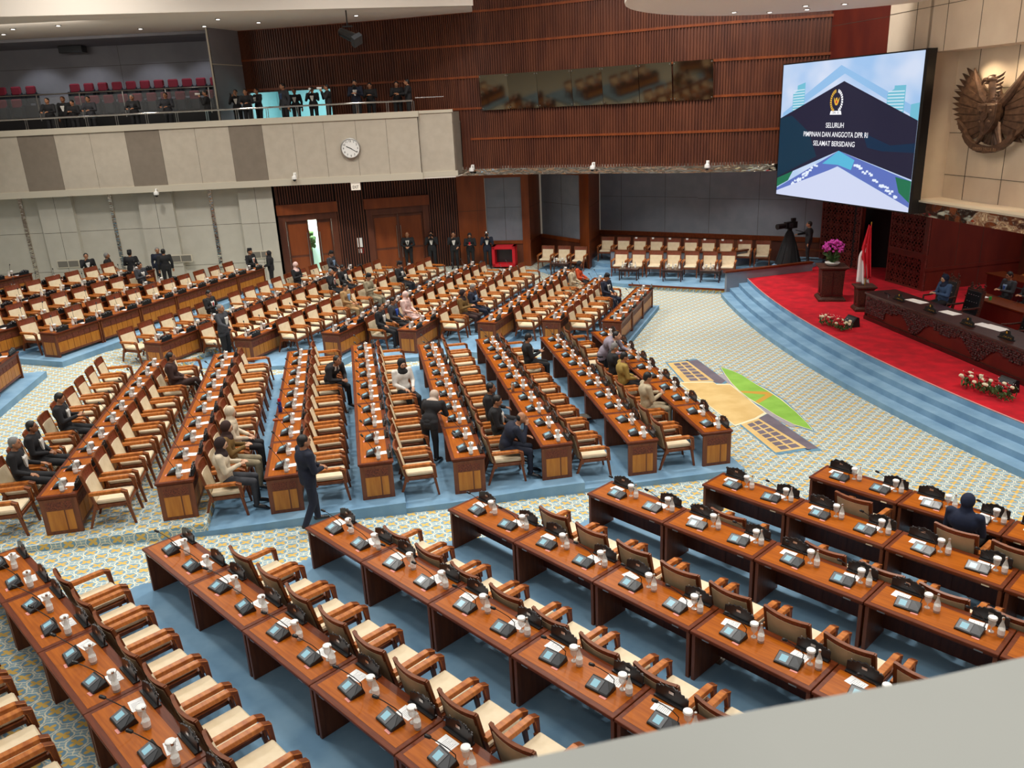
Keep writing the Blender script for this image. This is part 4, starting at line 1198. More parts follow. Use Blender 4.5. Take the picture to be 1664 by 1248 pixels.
pedestal('carved_pedestal', (11.2, 27.45, ZT), -.2, .74, 1.18, 'square carved dark wooden pedestal carrying the orchids', 'pedestal')
ob = empty('orchid_bowl', (11.2, 27.45, ZT + 1.181), 0, label='magenta orchids in a low white bowl on the carved pedestal', cat='flowers')
mb = MB().mat(M_white); mb.lathe([(.12, 0), (.2, .03), (.25, .1), (.24, .12), (.2, .11)], 14); mb.obj('bowl', ob)
mb = MB().mat(M_leaf); rr = random.Random(4)
for k in range(46):
    a = rr.uniform(0, 2 * PI); l = rr.uniform(.2, .36); z1 = rr.uniform(.12, .5)
    mb.tube([(0, 0, .1), (math.cos(a) * l * .6, math.sin(a) * l * .6, .1 + z1 * .8), (math.cos(a) * l, math.sin(a) * l, .08 + z1)], [.02, .035, .004], 5, flat=.3)
mb.obj('leaves', ob)
mb = MB().mat(M_orch)
for k in range(120):
    a = rr.uniform(0, 2 * PI); b = rr.uniform(-.2, 1.3); R_ = .3 * rr.uniform(.8, 1.08)
    c = (math.cos(a) * math.cos(b) * R_ * 1.15, math.sin(a) * math.cos(b) * R_ * 1.15, .56 + math.sin(b) * R_ * .95)
    for j in range(3): mb.ell((c[0] + rr.uniform(-.03, .03), c[1] + rr.uniform(-.03, .03), c[2] + rr.uniform(-.03, .03)), (.034, .034, .02), 6, 4)
mb.obj('blossoms', ob)
pedestal('flag_pedestal', (11.62, 25.75, ZT), -.15, .5, .82, 'small dark wooden plinth holding the flagpole', 'pedestal')
fl = empty('national_flag', (11.62, 25.75, ZT + .821), -.5, label='red and white flag hanging from a pole on its plinth', cat='flag')
mb = MB().mat(M_gold); mb.tube([(0, 0, 0), (.03, 0, 1.95)], .015, 8); mb.ell((.03, 0, 1.99), (.02, .02, .05), 8, 6); mb.obj('pole', fl)


def flag_strip(name, material, lo):
    """draped cloth: gathered at the pole top, spreading downwards; lo=False is the red half, lo=True the white half"""
    mb = MB().mat(material); nz_, nx_ = 22, 26; vs = []
    for j in range(nz_ + 1):
        v = j / nz_
        for i in range(nx_ + 1):
            u = i / nx_; z = 1.88 - v * 1.9
            if lo: z = 1.33 - v * 1.27; wl, wr = -.27 * math.sin(min(1, v * 2.2 + .15) * PI / 2), -.02 + .15 * v * v
            else: z = 1.93 - v * 1.70; wl, wr = -.05 - .22 * min(1, v * 1.6) * (1 if v < .4 else max(.0, 1 - (v - .4) * 2.1)), .04 + .13 * v
            xx = wl + (wr - wl) * u; yy = .045 * math.sin(u * 17 + v * 1.5) * (.25 + v) + (.0 if lo else -.035)
            vs.append((xx, yy, z + .03 * math.sin(u * 9)))
    fs = [(j * (nx_ + 1) + i, j * (nx_ + 1) + i + 1, (j + 1) * (nx_ + 1) + i + 1, (j + 1) * (nx_ + 1) + i) for j in range(nz_) for i in range(nx_)]
    mb.add(vs, fs); o = mb.obj(name, fl); md = o.modifiers.new('thick', 'SOLIDIFY'); md.thickness = .006
    return o


flag_strip('red_cloth', mat('flag_red', rgb(206, 22, 44), .7), False); flag_strip('white_cloth', mat('flag_white', rgb(235, 232, 235), .7), True)


def bouquet(loc, rz, label, s=1.0):
    o = empty('flower_arrangement', loc, rz, label=label, cat='flowers')
    mb = MB().mat(M_leaf); r2 = random.Random(int(loc[1] * 10))
    for k in range(110):
        x, y = r2.uniform(-.55, .55) * s, r2.uniform(-.2, .2) * s; z = r2.uniform(.04, .24) * s
        a = r2.uniform(0, 6.3); mb.tube([(x, y, z * .5), (x + .06 * math.cos(a), y + .06 * math.sin(a), z + .03), (x + .13 * math.cos(a), y + .13 * math.sin(a), z)], [.01, .032, .003], 5, flat=.35)
    mb.obj('leaves', o)
    for nm, mt, n_ in (('cream_roses', M_rosew, 17), ('red_roses', M_roser, 26)):
        mb = MB().mat(mt)
        for k in range(n_):
            x, y = r2.uniform(-.55, .55) * s, r2.uniform(-.22, .16) * s; z = (.2 + r2.uniform(0, .12)) * s
            for j in range(4): a = j * 1.6; mb.ell((x + .015 * math.cos(a), y + .015 * math.sin(a), z + .005 * j), (.038, .038, .032), 7, 5)
        q_ = mb.obj(nm, o); q_['kind'] = 'stuff'
    mb = MB().mat(M_white)
    for k in range(50): mb.ell((r2.uniform(-.6, .6) * s, r2.uniform(-.2, .2) * s, r2.uniform(.2, .36) * s), .009, 5, 4)
    q_ = mb.obj('filler_blossoms', o); q_['kind'] = 'stuff'
    return o


bouquet((9.92, 23.75, ZT), -1.25, 'red and cream rose arrangement on stage edge below the flag')
bouquet((11.0, 17.55, ZT), -1.2, 'red and cream rose arrangement on stage edge at the right', 1.15)
for x, y, w_ in ((10.42, 23.9, 'far'), (11.5, 17.7, 'near')):
    mb = MB().mat(M_blackp); mb.hexa([(-.25, -.16, 0), (.25, -.16, 0), (.25, .2, 0), (-.25, .2, 0)], [(-.22, .1, .3), (.22, .1, .3), (.22, .18, .28), (-.22, .18, .28)])
    o = mb.obj('stage_monitor', loc=(x, y, ZT), rz=-1.35, label='black wedge stage monitor behind the %s rose arrangement' % w_, cat='loudspeaker')
    q_ = MB().mat(M_grayp); q_.hexa([(-.2, -.13, .045), (.2, -.13, .045), (.19, .07, .265), (-.19, .07, .265)], [(-.2, -.14, .052), (.2, -.14, .052), (.19, .06, .272), (-.19, .06, .272)]); q_.obj('grille', o)

# back desks on the stage
for k, (t_, q_, ln_, l) in enumerate(((.9, 2.7, 2.4, 'dark wooden clerk desk behind the presidium with two men'), (-1.7, 5.4, 3.4, 'wooden desk furthest back under the stone ledge'))):
    o = empty('stage_desk', PW(t_, q_, ZT), PR, label=l, cat='desk')
    mb = MB().mat(M_border); mb.box(0, ln_, 0, .7, .71, .75); mb.obj('desk_top', o, bevel=.005)
    mb = MB().mat(M_stagew); mb.box(.03, ln_ - .03, .05, .09, 0, .71); mb.obj('front_panel', o)
    for e in (.03, ln_ - .08): q2 = MB().mat(M_stagew); q2.box(e, e + .05, .09, .66, 0, .71); q2.obj('side_panel', o)
for i, (t_, q_) in enumerate(((-.9, 6.6), (-.05, 6.6))):
    v = PW(t_, q_, ZT); P_chair.put(v, PR + PI, label=('cream armchair at the furthest back stage desk, left one', 'cream armchair at the furthest back stage desk, right one')[i], cat='chair', group='armchairs at the back of the stage')
mb = MB().mat(M_paper); mb.box(-.2, .2, -.12, .12, 0, .01); mb.obj('paper_sheets', loc=PW(1.3, 2.95, ZT + .751), rz=PR, label='white papers on the clerk desk before the left seated man', cat='paper')
mb = MB().mat(mat('green_cup', rgb(60, 170, 80), .5)); mb.lathe([(.035, 0), (.04, .1), (.038, .1)], 10); mb.obj('green_cup', loc=PW(1.75, 2.9, ZT + .751), label='small green cup on the clerk desk before the papers', cat='cup')

# ------------------------------------------------------------------ screen
sL, sR = Vector((10.3, 31.0)), Vector((12.1, 24.4)); sz0, sz1 = CZ - 3.46, CZ + 1.06
SW = (sR - sL).length; SH = sz1 - sz0; sd = (sR - sL).normalized()
SM = Matrix(((sd.x, 0, sd.y, sL.x), (sd.y, 0, -sd.x, sL.y), (0, 1, 0, sz0), (0, 0, 0, 1)))
scr = empty('led_screen', label='large lit LED screen welcoming the members above the stage corner', cat='screen'); scr.matrix_world = SM
mb = MB().mat(M_blackp); mb.box(-.04, SW + .12, -.04, SH + .04, -.30, -.012); mb.obj('housing', scr)


def emi(name, r, g, b, s=1.0):
    return mat(name, rgb(r // 4, g // 4, b // 4), .4, emis=rgb(r, g, b), es=s)


def sky_emi():
    m = mat('display_sky', (.02, .02, .03, 1), .4); t = m.node_tree; b = t.nodes['Principled BSDF']
    v = coords(m, 'Object', (.35, .5, 1)); n = t.nodes.new('ShaderNodeTexNoise'); n.inputs['Scale'].default_value = 1.6; t.links.new(v, n.inputs['Vector'])
    r = t.nodes.new('ShaderNodeValToRGB'); e = r.color_ramp.elements
    e[0].position = .3; e[0].color = rgb(160, 198, 240); e[1].position = .66; e[1].color = rgb(214, 226, 248)
    t.links.new(n.outputs[0], r.inputs[0]); t.links.new(r.outputs[0], b.inputs['Emission Color']); b.inputs['Emission Strength'].default_value = .95
    return m


def flatpoly(name, polys, m_, z, parent=scr):
    mb = MB().mat(m_); lone = len(polys) < 4
    for p in polys:
        if lone: mb = MB().mat(m_)
        a_ = sum(p[i][0] * p[(i + 1) % len(p)][1] - p[(i + 1) % len(p)][0] * p[i][1] for i in range(len(p)))
        if a_ < 0: p = p[::-1]
        mb.add([(q[0] * SW, q[1] * SH, z) for q in p], [tuple(range(len(p)))])
        if lone: mb.obj(name, parent)
    if not lone: mb.obj(name, parent)


flatpoly('display', [[(0, 0), (1, 0), (1, 1), (0, 1)]], sky_emi(), -.01)
flatpoly('pale_roofline', [[(.02, .64), (.47, .96), (.98, .66), (.98, .6), (.5, .9), (.02, .6)]], emi('roof_haze', 150, 196, 240, .9), -.007)
flatpoly('tower_pictures', [[(.10, .6), (.10, .78), (.135, .80), (.135, .84), (.2, .86), (.2, .62)], [(.80, .6), (.80, .75), (.84, .78), (.84, .8), (.91, .8), (.91, .62)], [(.95, .58), (.95, .68), (1, .69), (1, .58)]], emi('towers', 118, 196, 220, .9), -.006)
flatpoly('tower_floors', [[(.103, .64 + .02 * k), (.197, .645 + .02 * k), (.197, .652 + .02 * k), (.103, .647 + .02 * k)] for k in range(9)] + [[(.803, .6 + .02 * k), (.905, .6 + .02 * k), (.905, .607 + .02 * k), (.803, .607 + .02 * k)] for k in range(9)], emi('tower_lines', 216, 240, 252, .9), -.005)
flatpoly('city_view', [[(0, .05), (.5, .37), (1, .20), (1, .03), (.5, .26), (0, 0)]], emi('city', 96, 118, 196, .9), -.006)
flatpoly('city_water', [[(.38, .27), (.5, .37), (.62, .31), (.60, .24), (.5, .27)]], emi('water', 92, 190, 226, .9), -.0055)
flatpoly('park_view', [[(0, .14), (.0, .06), (.10, .12), (.14, .2)], [(.9, .22), (1, .2), (1, .06), (.93, .12)]], emi('park', 40, 130, 92, .7), -.0055)
rr = random.Random(9); pl_ = []
for k in range(70):
    side = k % 2; u = rr.uniform(0, 1)
    if side: x, y = .08 + u * .25, .045 + u * .2
    else: x, y = .63 + u * .33, .27 - u * .22
    x += rr.uniform(-.02, .02); pl_.append([(x, y), (x + .018, y + .002), (x + .016, y + .016), (x + .002, y + .015)])
flatpoly('white_houses', pl_, emi('houses', 226, 236, 252, 1), -.005)
flatpoly('pale_forecourt', [[(0, -.0), (1, 0), (1, .03), (.5, .255), (0, .03)]], emi('forecourt', 206, 214, 240, 1), -.0045)
flatpoly('dark_banner', [[(0, .60), (.5, .85), (1, .58), (1, .21), (.5, .37), (0, .13)]], emi('banner', 34, 34, 58, .9), -.004)
flatpoly('banner_trees', [[(0, .6), (.1, .62), (.25, .5), (.33, .32), (.2, .25), (0, .14)]], emi('banner_trees', 16, 52, 74, .9), -.003)
flatpoly('banner_shade', [[(.66, .5), (.85, .42), (1, .44), (1, .38), (.8, .38), (.7, .4)]], emi('banner_shade', 14, 46, 76, .9), -.003)


def text(name, s, parent, M, width=None, height=None, m_=None, ext=.0, bold=.0):
    cu = bpy.data.curves.new(name, 'FONT'); cu.body = s; cu.align_x = 'CENTER'; cu.align_y = 'CENTER'; cu.extrude = ext; cu.offset = bold; cu.size = 1
    o = bpy.data.objects.new(name, cu); me = bpy.data.meshes.new_from_object(o); bpy.data.objects.remove(o)
    xs_ = [v.co.x for v in me.vertices]; ys_ = [v.co.y for v in me.vertices]; w, h = max(xs_) - min(xs_), max(ys_) - min(ys_)
    cx_, cy_ = (max(xs_) + min(xs_)) / 2, (max(ys_) + min(ys_)) / 2
    sx = width / w if width else height / h; sy = height / h if height else sx
    for v in me.vertices: v.co.x = (v.co.x - cx_) * sx; v.co.y = (v.co.y - cy_) * sy
    me.materials.clear(); me.materials.append(m_ or M_white)
    for p in me.polygons: p.material_index = 0
    me.name = name; o = mkobj(name, me, parent); o.matrix_local = M; return o


Mt = emi('caption_white', 250, 250, 255, 1)
for s_, w_, v_ in (('SELURUH', .135, .548), ('PIMPINAN DAN ANGGOTA DPR RI', .485, .483), ('SELAMAT BERSIDANG', .315, .418)):
    text('caption', s_, scr, Matrix.Translation((.455 * SW, v_ * SH, 0)), w_ * SW, .165, Mt, bold=.02 if False else .006)
# emblem on the screen
em = empty('screen_emblem'); em.parent = scr; em.matrix_local = Matrix.Translation((.455 * SW, .715 * SH, -.001)); 
Mg = emi('emblem_gold', 226, 176, 60, 1)
def ring(mb, a0, a1, r0_, r1_, n, sx=1, sy=1.15):
    for k in range(n):
        a = rad(a0 + (a1 - a0) * (k + .1) / n); b = rad(a0 + (a1 - a0) * (k + .8) / n)
        mb.add([(math.cos(a) * r0_ * sx, math.sin(a) * r0_ * sy, 0), (math.cos(b) * r0_ * sx, math.sin(b) * r0_ * sy, 0), (math.cos(b) * r1_ * sx, math.sin(b) * r1_ * sy, 0), (math.cos(a) * r1_ * sx, math.sin(a) * r1_ * sy, 0)], [(0, 3, 2, 1)] if a1 > a0 else [(0, 1, 2, 3)])
mb = MB().mat(Mg); ring(mb, 100, 250, .24, .33, 13); mb.obj('rice_wreath', em)
mb = MB().mat(Mt); ring(mb, 80, -65, .24, .33, 11); mb.obj('cotton_wreath', em)
mb = MB().mat(Mg)
for s_ in (-1, 1): mb.add([(0, -.03, 0), (s_ * .15, .13, 0), (s_ * .11, -.03, 0), (s_ * .05, -.12, 0), (0, -.13, 0)], [(0, 4, 3, 2, 1) if s_ > 0 else (0, 1, 2, 3, 4)])
mb.add([(-.04, 0, 0), (.04, 0, 0), (.03, .12, 0), (-.05, .1, 0)], [(0, 1, 2, 3)]); mb.mat(emi('emblem_red', 200, 40, 50, 1)); mb.add([(-.035, -.06, .001), (.035, -.06, .001), (.035, .02, .001), (-.035, .02, .001)], [(0, 1, 2, 3)]); mb.obj('bird', em)
mb = MB().mat(Mt); mb.add([(-.3, -.42, 0), (.3, -.42, 0), (.26, -.3, 0), (-.26, -.3, 0)], [(0, 1, 2, 3)]); mb.obj('ribbon', em)
text('ribbon_text', 'DPR - RI', em, Matrix.Translation((0, -.36, .001)), .32, .07, emi('ribbon_ink', 40, 40, 60, 1))

# ------------------------------------------------------------------ bronze eagle on the stone niche
GO = l0 + ld * 2.1 + ln * .92
GM = Matrix(((ld.x, 0, -ln.x, GO.x), (ld.y, 0, -ln.y, GO.y), (0, 1, 0, CZ - .62), (0, 0, 0, 1)))
ga = empty('eagle_emblem', label='bronze national eagle relief with shield on the lit stone wall', cat='emblem'); ga.matrix_world = GM @ Matrix.Diagonal((1.36, 1.14, 1.14, 1))


def slab(mb, poly, z0, z1): mb.prism(poly, z0, z1)


for s_ in (-1, 1):
    mb = MB().mat(M_bronze)
    for k in range(15):
        f = k / 14
        root = (s_ * (.22 + .05 * math.sin(f * 3)), .30 - .72 * f); a = rad(130 + 84 * f); L_ = .92 - .34 * f + .06 * math.sin(f * 5)
        tip = (root[0] - s_ * math.cos(a) * L_ * 1.3, root[1] + math.sin(a) * L_)
        if s_ < 0: tip = (root[0] + math.cos(a) * L_ * 1.3, root[1] + math.sin(a) * L_)
        d = Vector((tip[0] - root[0], tip[1] - root[1])).normalized(); n = Vector((-d.y, d.x)) * .078
        mid = (root[0] + (tip[0] - root[0]) * .7, root[1] + (tip[1] - root[1]) * .7)
        mb.prism([(root[0] + n.x * .6, root[1] + n.y * .6), (mid[0] + n.x, mid[1] + n.y), tip, (mid[0] - n.x, mid[1] - n.y), (root[0] - n.x * .6, root[1] - n.y * .6)], .05 + .012 * (k % 2), .10 + .014 * (k % 2))
    mb.tube([(s_ * .12, .12, .12), (s_ * .36, .34, .14), (s_ * .58, .68, .12), (s_ * .74, .98, .1)], [.12, .1, .06, .02], 8); mb.obj('wing', ga)
mb = MB().mat(M_bronze); mb.ell((0, .05, .12), (.24, .42, .17), 14, 10)
for j in range(7):
    for i in range(6): mb.ell((-.17 + .068 * i + (.034 if j % 2 else 0), .36 - .075 * j, .26 - .012 * abs(i - 2.5) ** 2 * .6), (.036, .042, .02), 6, 5)
mb.obj('breast', ga)
mb = MB().mat(M_bronze); mb.cap((0, .3, .14), (-.04, .62, .18), .17, .12, 12); mb.ell((-.08, .70, .2), (.16, .11, .11), 12, 8)
mb.tube([(-.18, .7, .2), (-.30, .70, .2), (-.36, .64, .2), (-.36, .58, .2)], [.07, .05, .03, .008], 8); mb.tube([(-.18, .63, .2), (-.31, .61, .2)], [.04, .01], 6)
for k in range(5): mb.tube([(.02 + .02 * k, .74 - .08 * k, .2), (.18, .80 - .09 * k, .2), (.24 - .01 * k, .86 - .11 * k, .2)], [.05, .03, .004], 6)
hd = mb.obj('head', ga)
mb = MB().mat(M_blackp); mb.ell((-.13, .73, .3), .016, 6, 5); mb.obj('eye', hd)
mb = MB().mat(M_bronze); sh = [(-.27, .16), (.27, .16), (.27, -.2), (.14, -.44), (0, -.55), (-.14, -.44), (-.27, -.2)]; mb.prism(sh, .2, .34); mb.prism([(p[0] * .9, p[1] * .9 - .01) for p in sh], .34, .355)
shd = mb.obj('shield', ga, bevel=.008)
mb = MB().mat(M_bronze); mb.box(-.008, .008, -.46, .14, .352, .37); mb.box(-.24, .24, -.13, -.115, .352, .37); mb.prism([(-.08, -.04), (.08, -.04), (.08, -.14), (0, -.23), (-.08, -.14)], .352, .385)
for x, y in ((-.14, .0), (.14, .0), (-.13, -.25), (.13, -.25), (0, -.11)): mb.ell((x, y, .365), (.05, .04, .022), 8, 5)
mb.obj('shield_fields', shd)
for s_ in (-1, 1): mb = MB().mat(M_bronze); mb.tube([(s_ * .1, -.3, .1), (s_ * .2, -.5, .14), (s_ * .3, -.72, .16), (s_ * .36, -.78, .2)], [.1, .07, .05, .04], 8); mb.obj('leg', ga)
mb = MB().mat(M_bronze)
for k in range(7): a = rad(-90 + (k - 3) * 11); mb.tube([(0, -.3, .06), (math.cos(a) * .55, -.3 + math.sin(a) * .5, .05)], [.05, .045], 5)
mb.obj('tail', ga)
mb = MB().mat(M_bronze); P_ = [(-.7, -.52), (-.6, -.66), (-.42, -.8), (-.2, -.88), (0, -.90), (.2, -.88), (.42, -.8), (.6, -.66), (.7, -.52)]
for a, b in zip(P_, P_[1:]): mb.hexa([(a[0], a[1] - .08, .14), (b[0], b[1] - .08, .14), (b[0], b[1] + .08, .14), (a[0], a[1] + .08, .14)], [(a[0], a[1] - .08, .26), (b[0], b[1] - .08, .26), (b[0], b[1] + .08, .26), (a[0], a[1] + .08, .26)])
for s_ in (-1, 1): mb.prism([(s_ * .68, -.6), (s_ * .74, -.42), (s_ * .98, -.22), (s_ * .9, -.42), (s_ * .8, -.5)], .1, .2)
rb = mb.obj('ribbon', ga)
text('ribbon_text', 'BHINNEKA TUNGGAL IKA', rb, Matrix.Translation((0, -.885, .262)), .66, .085, mat('pale_bronze', rgb(150, 120, 96), .4, metal=.4), ext=.006)

# ------------------------------------------------------------------ clock, exit sign, cameras, speaker, hall furniture
ck = empty('wall_clock', label='round white wall clock on the balcony front', cat='clock'); ck.matrix_world = Matrix(((1, 0, 0, -6.38), (0, 0, -1, YB), (0, 1, 0, CZ - 1.24), (0, 0, 0, 1)))
mb = MB().mat(M_steel); mb.lathe([(.36, .0), (.42, .02), (.42, .12), (.385, .13), (.38, .10)], 36); mb.obj('rim', ck)
mb = MB().mat(M_white); mb.lathe([(.379, .09), (.379, .102)], 36); mb.obj('dial', ck)
for h_ in range(1, 13):
    a = rad(90 - 30 * h_); text('numeral', str(h_), ck, Matrix.Translation((math.cos(a) * .3, math.sin(a) * .3, .1035)), None, .085, M_blackp, bold=.012)
for nm, a, L_, w_ in (('hour_hand', 90 - 30 * 9.85, .2, .03), ('minute_hand', 90 - 6 * 20.5, .3, .022)):
    mb = MB().mat(M_blackp); mb.box(-.06, L_, -w_ / 2, w_ / 2, .106, .112, Matrix.Rotation(rad(a), 4, 'Z')); mb.obj(nm, ck)
ex = empty('exit_sign', (-6.35, 36.02, ZS - .2), 0, label='white EXIT sign hanging under the balcony above the doors', cat='sign')
mb = MB().mat(mat('sign_white', rgb(235, 225, 210), .5, emis=rgb(235, 225, 210), es=.3)); mb.box(-.2, .2, -.03, .03, -.13, .2); mb.obj('sign_box', ex)
text('lettering', 'EXIT', ex, Matrix.Translation((0, -.032, .0)) @ Matrix.Rotation(PI / 2, 4, 'X'), .26, .13, M_blackp, bold=.01)


def dome(loc, rz, label, wallmount=True):
    o = empty('security_camera', loc, rz, label=label, cat='security camera', group='white security cameras')
    mb = MB().mat(M_white); mb.box(-.06, .06, -.03, .0, .05, .25); mb.tube([(0, -.02, .2), (0, -.16, .22), (0, -.2, .12)], .03, 8); mb.obj('bracket', o)
    mb = MB().mat(M_white); mb.lathe([(.03, .14), (.1, .1), (.11, .0), (.09, -.03)], 14, Matrix.Translation((0, -.2, 0))); b_ = mb.obj('housing', o)
    mb = MB().mat(M_blackp); mb.ell((0, -.2, -.04), (.075, .075, .07), 12, 8); mb.obj('dome_lens', b_)


dome((-8.9, 36.0, CZ - 2.38), 0, 'white dome security camera low on the balcony front left of the clock')
dome((-14.9, 36.0, CZ - 2.75), 0, 'white security camera under the balcony between two mirror strips')
for x, y, r_, w_ in ((-1.25, 36.95, -.4, 'beside the balcony end'), (3.85, 34.75, -.45, 'in its middle'), (8.05, 32.5, -.35, 'near the screen')):
    dome((x, y, RZ[0] - .05), r_, 'white dome security camera on the mirrored band %s' % w_)
sp = empty('stage_spotlight', (-5.7, 34.2, CZ + 3.92), 0, label='black cylindrical spotlight hanging from the pale ceiling edge', cat='spotlight')
mb = MB().mat(M_blackp); mb.tube([(0, 0, 0), (0, 0, -.55)], .025, 6); mb.box(-.2, .2, -.02, .02, -.6, -.55); mb.obj('hanger', sp)
mb = MB().mat(M_blackp); mb.cap((-.22, 0, -.78), (.25, -.3, -1.02), .17, .2, 14); q_ = mb.obj('lamp_body', sp)
mb = MB().mat(M_grayp); mb.box(-.2, .2, -.2, .2, -.0, .2, Matrix.Translation((.3, -.33, -1.05)) @ Matrix.Rotation(2.2, 4, Vector((.5, .8, 0)))); mb.obj('lamp_shade', q_)
mb = MB().mat(M_blackp); mb.box(-.55, .55, -.25, .25, -.3, 0); o = mb.obj('gallery_loudspeaker', loc=(-19.9, 41.4, CZ + 3.78), label='wide black loudspeaker under the gallery ceiling at the left', cat='loudspeaker'); q_ = MB().mat(M_grayp); q_.box(-.52, .52, -.262, -.25, -.28, -.02); q_.obj('grille', o)
bx_ = empty('acrylic_case', (-.05, 38.1, .37), -.2, label='bright red framed display box on floor by the grey niche', cat='display case')
mb = MB().mat(M_red)
for a, b, c, d in ((-.55, -.42, 0, .95), (.42, .55, 0, .95), (-.55, .55, .82, .95), (-.55, .55, 0, .13)): mb.box(a, b, -.3, .3, c, d)
mb.obj('red_frame', bx_); mb = MB().mat(M_grayp); mb.box(-.42, .42, .2, .25, .13, .82); mb.obj('back_plate', bx_)
st = empty('hand_sanitiser_stand', (-6.75, 37.7, .35), 0, label='white dispenser on an orange wooden post between the doors', cat='stand')
mb = MB().mat(M_wood); mb.box(-.15, .15, .0, .1, 0, 1.3); mb.obj('post', st)
mb = MB().mat(M_white); mb.box(-.15, .15, -.1, .0, 1.3, 1.72); mb.obj('dispenser', st); mb = MB().mat(M_red); mb.box(-.16, .16, -.06, .0, 1.0, 1.25); mb.mat(M_white); mb.box(-.1, .1, -.08, -.06, 1.03, 1.22); mb.obj('sign_plate', st)
fl_ = MB().mat(mat('blue_thermos', rgb(24, 44, 120), .4)); fl_.lathe([(.04, 0), (.045, .01), (.045, .22), (.03, .25)], 12); fl_.mat(M_red); fl_.lathe([(.032, .25), (.034, .26), (.03, .31)], 12)
r = ROWS['B3']; c = rp(r, 2 * r['L'] + .1, .1); fl_.obj('thermos_flask', loc=(c[0], c[1], r['z'] + .002), label='blue and red flask standing on the long middle desk', cat='flask')
mb = MB().mat(noisy('tan_case', rgb(170, 84, 40), rgb(150, 70, 32), .4)); mb.box(-.13, .13, -.04, .04, 0, .03); c = rp(r, 1.75 * r['L'], .1); mb.obj('spectacle_case', loc=(c[0], c[1], r['z'] + .002), rz=.1, label='long brown case lying near the blue flask', cat='case')
mb = MB().mat(M_steel); mb.lathe([(.035, 0), (.038, .01), (.038, .19), (.03, .2), (.03, .23)], 12); r = ROWS['B6']; c = rp(r, 2.05 * r['L'], .14); mb.obj('steel_tumbler', loc=(c[0], c[1], r['z'] + .002), label='grey metal tumbler on the desk near the bald man', cat='bottle')
for rn, t_, q_, l in (('B1', 1.3, .12, 'black phone on the leftmost middle desk near its end'), ('B1', 2.2, .14, 'black phone on the leftmost middle desk beyond the other phone'), ('B8', 4.6, .12, 'black phone on the frontmost middle desk'), ('B6', 3.6, .12, 'black phone beside the grey metal tumbler')):
    r = ROWS[rn]; c = rp(r, t_, q_); mb = MB().mat(M_blackp); mb.box(-.04, .04, -.08, .08, 0, .01); mb.obj('mobile_phone', loc=(c[0], c[1], r['z'] + .002), rz=r['rz'] + .3, label=l, cat='phone', bevel=.002)

# television camera on a draped tripod
tc = empty('television_camera', (11.75, 33.4, .75), .35, label='black television camera on a black draped tripod by the stage', cat='camera')
mb = MB().mat(M_black); mb.lathe([(.52, 0), (.44, .3), (.3, .8), (.16, 1.25), (.1, 1.35)], 18)
for k in range(9): a = k * .7; mb.tube([(.5 * math.cos(a), .5 * math.sin(a), 0), (.28 * math.cos(a + .15), .28 * math.sin(a + .15), .8), (.1, 0, 1.3)], [.05, .035, .02], 5)
mb.obj('drape', tc)
mb = MB().mat(M_blackp); mb.box(-.25, .3, -.1, .1, 1.45, 1.72); mb.tube([(-.25, 0, 1.58), (-.65, 0, 1.56)], [.1, .12], 12); mb.box(-.08, .08, -.06, .06, 1.3, 1.46); mb.box(.05, .25, -.05, .05, 1.72, 1.86); cb = mb.obj('camera_body', tc, bevel=.01)
mb = MB().mat(M_grayp); mb.box(-.12, .05, -.14, -.1, 1.5, 1.68); mb.tube([(.3, 0, 1.35), (.62, -.1, 1.25)], .015, 6); mb.obj('controls', cb)
# bench
bn = empty('wooden_bench', (12.9, 33.75, .75), -.5, label='plain wooden bench by the wall behind the camera operator', cat='bench')
mb = MB().mat(M_side); mb.box(-.7, .7, -.17, .17, .42, .46); mb.obj('seat', bn)
for e in (-.6, .6): mb = MB().mat(M_side); mb.box(e - .03, e + .03, -.13, .13, 0, .42); mb.obj('leg', bn)

# ------------------------------------------------------------------ gallery seats and rails
def gseat():
    t = empty('theatre_chair')
    mb = MB().mat(M_seatb); mb.box(-.26, .26, -.08, .02, .12, .62); mb.box(-.27, -.22, -.3, .1, 0, .55); mb.box(.22, .27, -.3, .1, 0, .55); mb.obj('shell', t, bevel=.02)
    mb = MB().mat(M_seatr); mb.box(-.235, .235, -.1, .04, .5, .9); mb.obj('red_backrest', t, bevel=.05)
    mb = MB().mat(M_paper); mb.box(.02, .13, -.095, -.085, .56, .6); mb.obj('number_tag', t); return Proto(t)


GS = gseat()
for i in range(11): GS.put((-20.1 + .668 * i, 41.3, CZ + 1.22), 0, label='red gallery seat in the back row, %s from the stairs' % ORD[i + 1], cat='chair', group='red gallery seats')
for i in range(3): GS.put((-23.6 + .70 * i, 41.3, CZ + 1.22), 0, label='red gallery seat in the back row left of the stairs, %s from left' % ORD[i + 1], cat='chair', group='red gallery seats')
for i in range(10): GS.put((-19.45 + .668 * i, 40.2, CZ + .62), 0, label='red gallery seat in the front row, %s from the stairs' % ORD[i + 1], cat='chair', group='red gallery seats')
for i in range(2): GS.put((-23.1 + .70 * i, 40.2, CZ + .62), 0, label='red gallery seat in the front row left of the stairs, %s from left' % ORD[i + 1], cat='chair', group='red gallery seats')
rl = empty('gallery_rail', label='steel rail with glass panels before the red gallery seats', cat='railing')
mb = MB().mat(M_chrome); mb.tube([(-27, 39.2, CZ + 1.62), (-12.7, 39.2, CZ + 1.62)], .03, 8); mb.obj('handrail', rl)
for x in [-24.8 + 1.95 * k for k in range(7)]: mb = MB().mat(M_steel); mb.box(x - .02, x + .02, 39.18, 39.22, CZ + .5, CZ + 1.6); mb.obj('post', rl)
mb = MB().mat(mat('clear_panel', rgb(200, 205, 210), .05, alpha=.12)); mb.box(-27, -12.8, 39.195, 39.205, CZ + .66, CZ + 1.5); mb.obj('glass_panel', rl)
